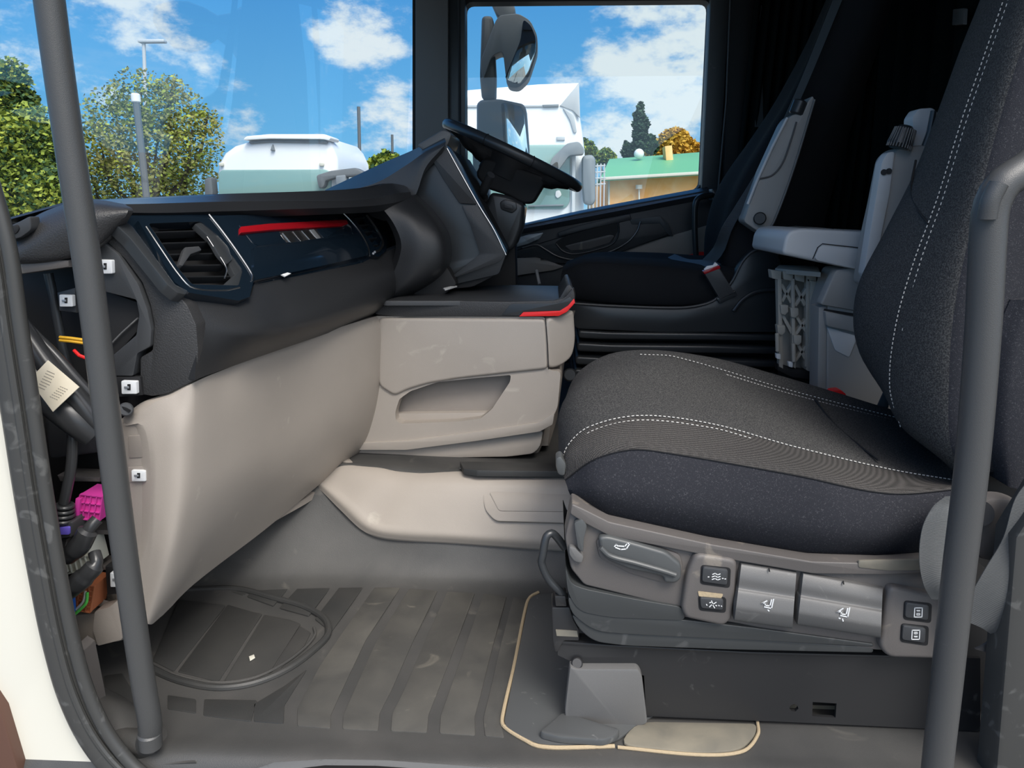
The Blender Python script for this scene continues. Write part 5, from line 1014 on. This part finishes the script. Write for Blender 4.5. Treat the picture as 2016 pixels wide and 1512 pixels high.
# house
hs = root('house', P(1300, 420, 30), 'single storey orange brick house with a green sheet roof', 'house')
hp = YP(28)
bm = bmesh.new(); a = P(1196, 352, 28); b = P(1560, 336, 28); bm_slab(bm, [V((a.x, 28, GZ)), V((b.x, 28, GZ)), V((b.x, 28, b.z)), V((a.x, 28, a.z))], (0, 8, 0)); link('wall', bm, 'brick', hs, smooth=False)
patch('roof', [C3((1183, 350, 27.4), (1570, 327, 27.4)), C3((1200, 313, 32), (1570, 285, 32)), [P(1183, 350, 27.4)+V((.3, 9.2, 0)), P(1570, 327, 27.4)+V((0, 9.2, 0))]], 'roofg', hs, nu=20, sub=2, hard=(1,), back=(0, 0, -.12))
slab('gutter', YP(27.4), [(1182, 349), (1570, 326), (1570, 332), (1182, 355)], 'eave', hs, off=.05, th=.15, bev=.02)
slab('chimney', YP(30.5), [(1309, 288), (1323, 286), (1327, 330), (1313, 332)], 'brick', hs, th=.7, bev=.02)
slab('downpipe', hp, [(1197, 354), (1201, 354), (1201, 470), (1197, 470)], 'eave', hs, off=.1, th=.1, bev=.02)
cyl('wall_lamp', P(1258, 372, 27.8), P(1258, 364, 27.8), .12, 'eave', hs); slab('lamp_post', hp, [(1257, 372), (1260, 372), (1260, 460), (1257, 460)], 'eave', hs, off=.2, th=.1, bev=.01)
bm = bmesh.new(); bmesh.ops.create_uvsphere(bm, u_segments=16, v_segments=10, radius=.2, matrix=Matrix.Translation(P(1258, 303, 31))); link('roof_dome', bm, 'white', hs)
slab('side_shed', YP(29), [(1165, 368), (1194, 366), (1194, 460), (1165, 460)], 'brick', hs, th=3, bev=.02)
fn = root('fence', P(1178, 400, 27), 'pale mesh fence left of the brick house', 'fence')
for k in range(4): tube('rail', C3((1160, 328+k*12, 27), (1192, 326+k*12, 27)), .025, 'palep', fn, seg=6)
for k in range(5): tube('post', [P(1162+k*7, 322, 27), V((P(1162+k*7, 420, 27).x, 27, GZ))], .025, 'palep', fn, seg=6)
def tree(name, lab, cat, base, Y, blobs, ms, n, ls, group=None, trunk=True, conif=False):
    rng = random.Random(hash((base[0], base[1], n)) & 0xffff if False else int(base[0]*7+base[1]*13+n))
    p0 = P(base[0], base[1], Y); p0.z = GZ; r_ = root(name, p0, lab, cat, group)
    C = [(P(x, y, Y+(rng.random()-.5)*r2*Y/1467), rr*Y/1467) for x, y, rr in blobs for r2 in (rr,)]
    bm = bmesh.new(); tot = sum(c[1]**2 for c in C)
    for c, rad in C:
        for _ in range(int(n*rad*rad/tot)):
            while True:
                v = V((rng.uniform(-1, 1), rng.uniform(-1, 1), rng.uniform(-1, 1)))
                if .15 < v.length < 1: break
            v = v.normalized()*(.45+.62*rng.random()**.7)
            q = c+v*rad; u = V((rng.uniform(-1, 1), rng.uniform(-1, 1), rng.uniform(-.6, .6))).normalized(); w = u.orthogonal().normalized()
            w = (Matrix.Rotation(rng.uniform(0, 6.28), 3, u) @ w); s_ = ls*rng.uniform(.6, 1.3)
            f_ = bm.faces.new([bm.verts.new(q+u*s_), bm.verts.new(q+w*s_*.6), bm.verts.new(q-u*s_), bm.verts.new(q-w*s_*.6)]); f_.material_index = 0 if rng.random() < .65 else len(ms)-1
    me = link('foliage', bm, ms, r_, smooth=False, kind='stuff')
    bm = bmesh.new(); top = max((c for c, _ in C), key=lambda c: c.z)
    bm_tube(bm, [p0, p0.lerp(V((C[0][0].x, p0.y, C[0][0].z)), .5), V((C[0][0].x, p0.y, C[0][0].z)), top], [.16*ls*9, .12*ls*9, .07*ls*9, .03], 8, n=16)
    if not conif:
        for c, rad in C: bm_tube(bm, [p0.lerp(C[0][0], .6), p0.lerp(c, .8), c+V((0, 0, rad*.4))], [.05, .04, .02], 6, n=8)
    link('trunk', bm, 'bark', r_)
    return r_
tree('leafy_tree', 'yellow-green leafy tree at the far left of the windscreen', 'tree', (40, 480), 15, [(50, 300, 70), (20, 360, 90), (90, 340, 60), (60, 260, 55), (-40, 300, 80), (110, 390, 60), (20, 420, 80), (100, 290, 30)], ['leafy', 'leafg'], 15000, .06)
tree('leafy_tree', 'dark green tree crown behind the far left yellow-green one', 'tree', (-10, 480), 19, [(10, 180, 48), (-30, 200, 60), (40, 210, 36), (20, 150, 32)], ['leafg', 'leafy'], 6000, .07)
tree('leafy_tree', 'large sparse olive tree between the left pole and the low white truck', 'tree', (290, 500), 17, [(290, 300, 90), (230, 240, 62), (340, 230, 65), (280, 200, 58), (380, 280, 55), (200, 300, 55), (260, 360, 80), (370, 350, 55), (180, 360, 60), (330, 390, 70), (410, 240, 26), (340, 180, 30)], ['leafo', 'leafy'], 15000, .045)
tree('leafy_tree', 'small yellow-green bush top right of the low white truck', 'tree', (750, 470), 30, [(745, 325, 18), (765, 318, 20), (730, 335, 16), (785, 325, 16)], ['leafy', 'leafg'], 1200, .14)
tree('autumn_tree', 'orange autumn tree behind the green roof', 'tree', (1330, 440), 48, [(1325, 290, 32), (1300, 300, 24), (1352, 296, 22), (1338, 275, 18), (1375, 300, 16), (1290, 305, 18)], ['leafr', 'leafr'], 9000, .15)
tree('conifer', 'tall thin dark conifer rising above the green roof', 'tree', (1261, 440), 50, [(1261, 290, 17), (1260, 266, 14), (1262, 245, 15), (1258, 228, 11), (1261, 212, 7), (1262, 203, 3), (1250, 292, 12), (1272, 292, 12)], ['leafd', 'leafd'], 3600, .13, conif=True)
tree('conifer', 'short dark conifer left of the tall one', 'tree', (1236, 440), 56, [(1236, 300, 12), (1234, 288, 7), (1232, 280, 3), (1244, 300, 10)], ['leafd', 'leafg'], 1500, .14, conif=True)
tree('conifer', 'short dark conifer just right of the tall one', 'tree', (1280, 440), 45, [(1283, 290, 12), (1282, 275, 7), (1281, 268, 3)], ['leafd', 'leafg'], 1300, .14, conif=True)
tree('leafy_tree', 'round green tree at the left end of the green roof', 'tree', (1195, 440), 45, [(1192, 308, 14), (1200, 312, 12), (1184, 314, 10)], ['leafg', 'leafy'], 2400, .12)
tree('conifer', 'green pointed tree beside the mirror of the tall white truck', 'tree', (1160, 440), 40, [(1164, 300, 12), (1152, 296, 12), (1162, 286, 7), (1150, 280, 7), (1165, 318, 12)], ['leafg', 'leafy'], 2600, .11, conif=True)
def post(px, y0, y1, Y, r_, m, lab, name='lamp_post', lamp=None):
    a = P(px[0], y0, Y); b = V((P(px[1], y1, Y).x, Y, GZ)); t = root(name, b, lab, 'post')
    tube('pole', [a, b], r_, m, t, seg=10); 
    if lamp: lamp(t, a)
    return t
post((268, 292), 200, 420, 12, .055, 'pole', 'dark leaning pole in front of the olive tree', lamp=lambda t, a: cyl('cap', a+V((0, 0, -.02)), a+V((.0, 0, .12)), .07, 'white', t, bev=.02))
post((283, 285), 85, 420, 26, .06, 'palep', 'tall pale street lamp rising above the olive tree', lamp=lambda t, a: box('lamp_head', a+V((.3, 0, .05)), (.9, .25, .1), 'palep', t, bev=.03))
post((706, 708), 210, 420, 28, .06, 'pole', 'thin pole above the right end of the low white truck', 'pole')
post((772, 772), 265, 420, 30, .05, 'pole', 'short thin pole left of the windscreen pillar', 'pole')
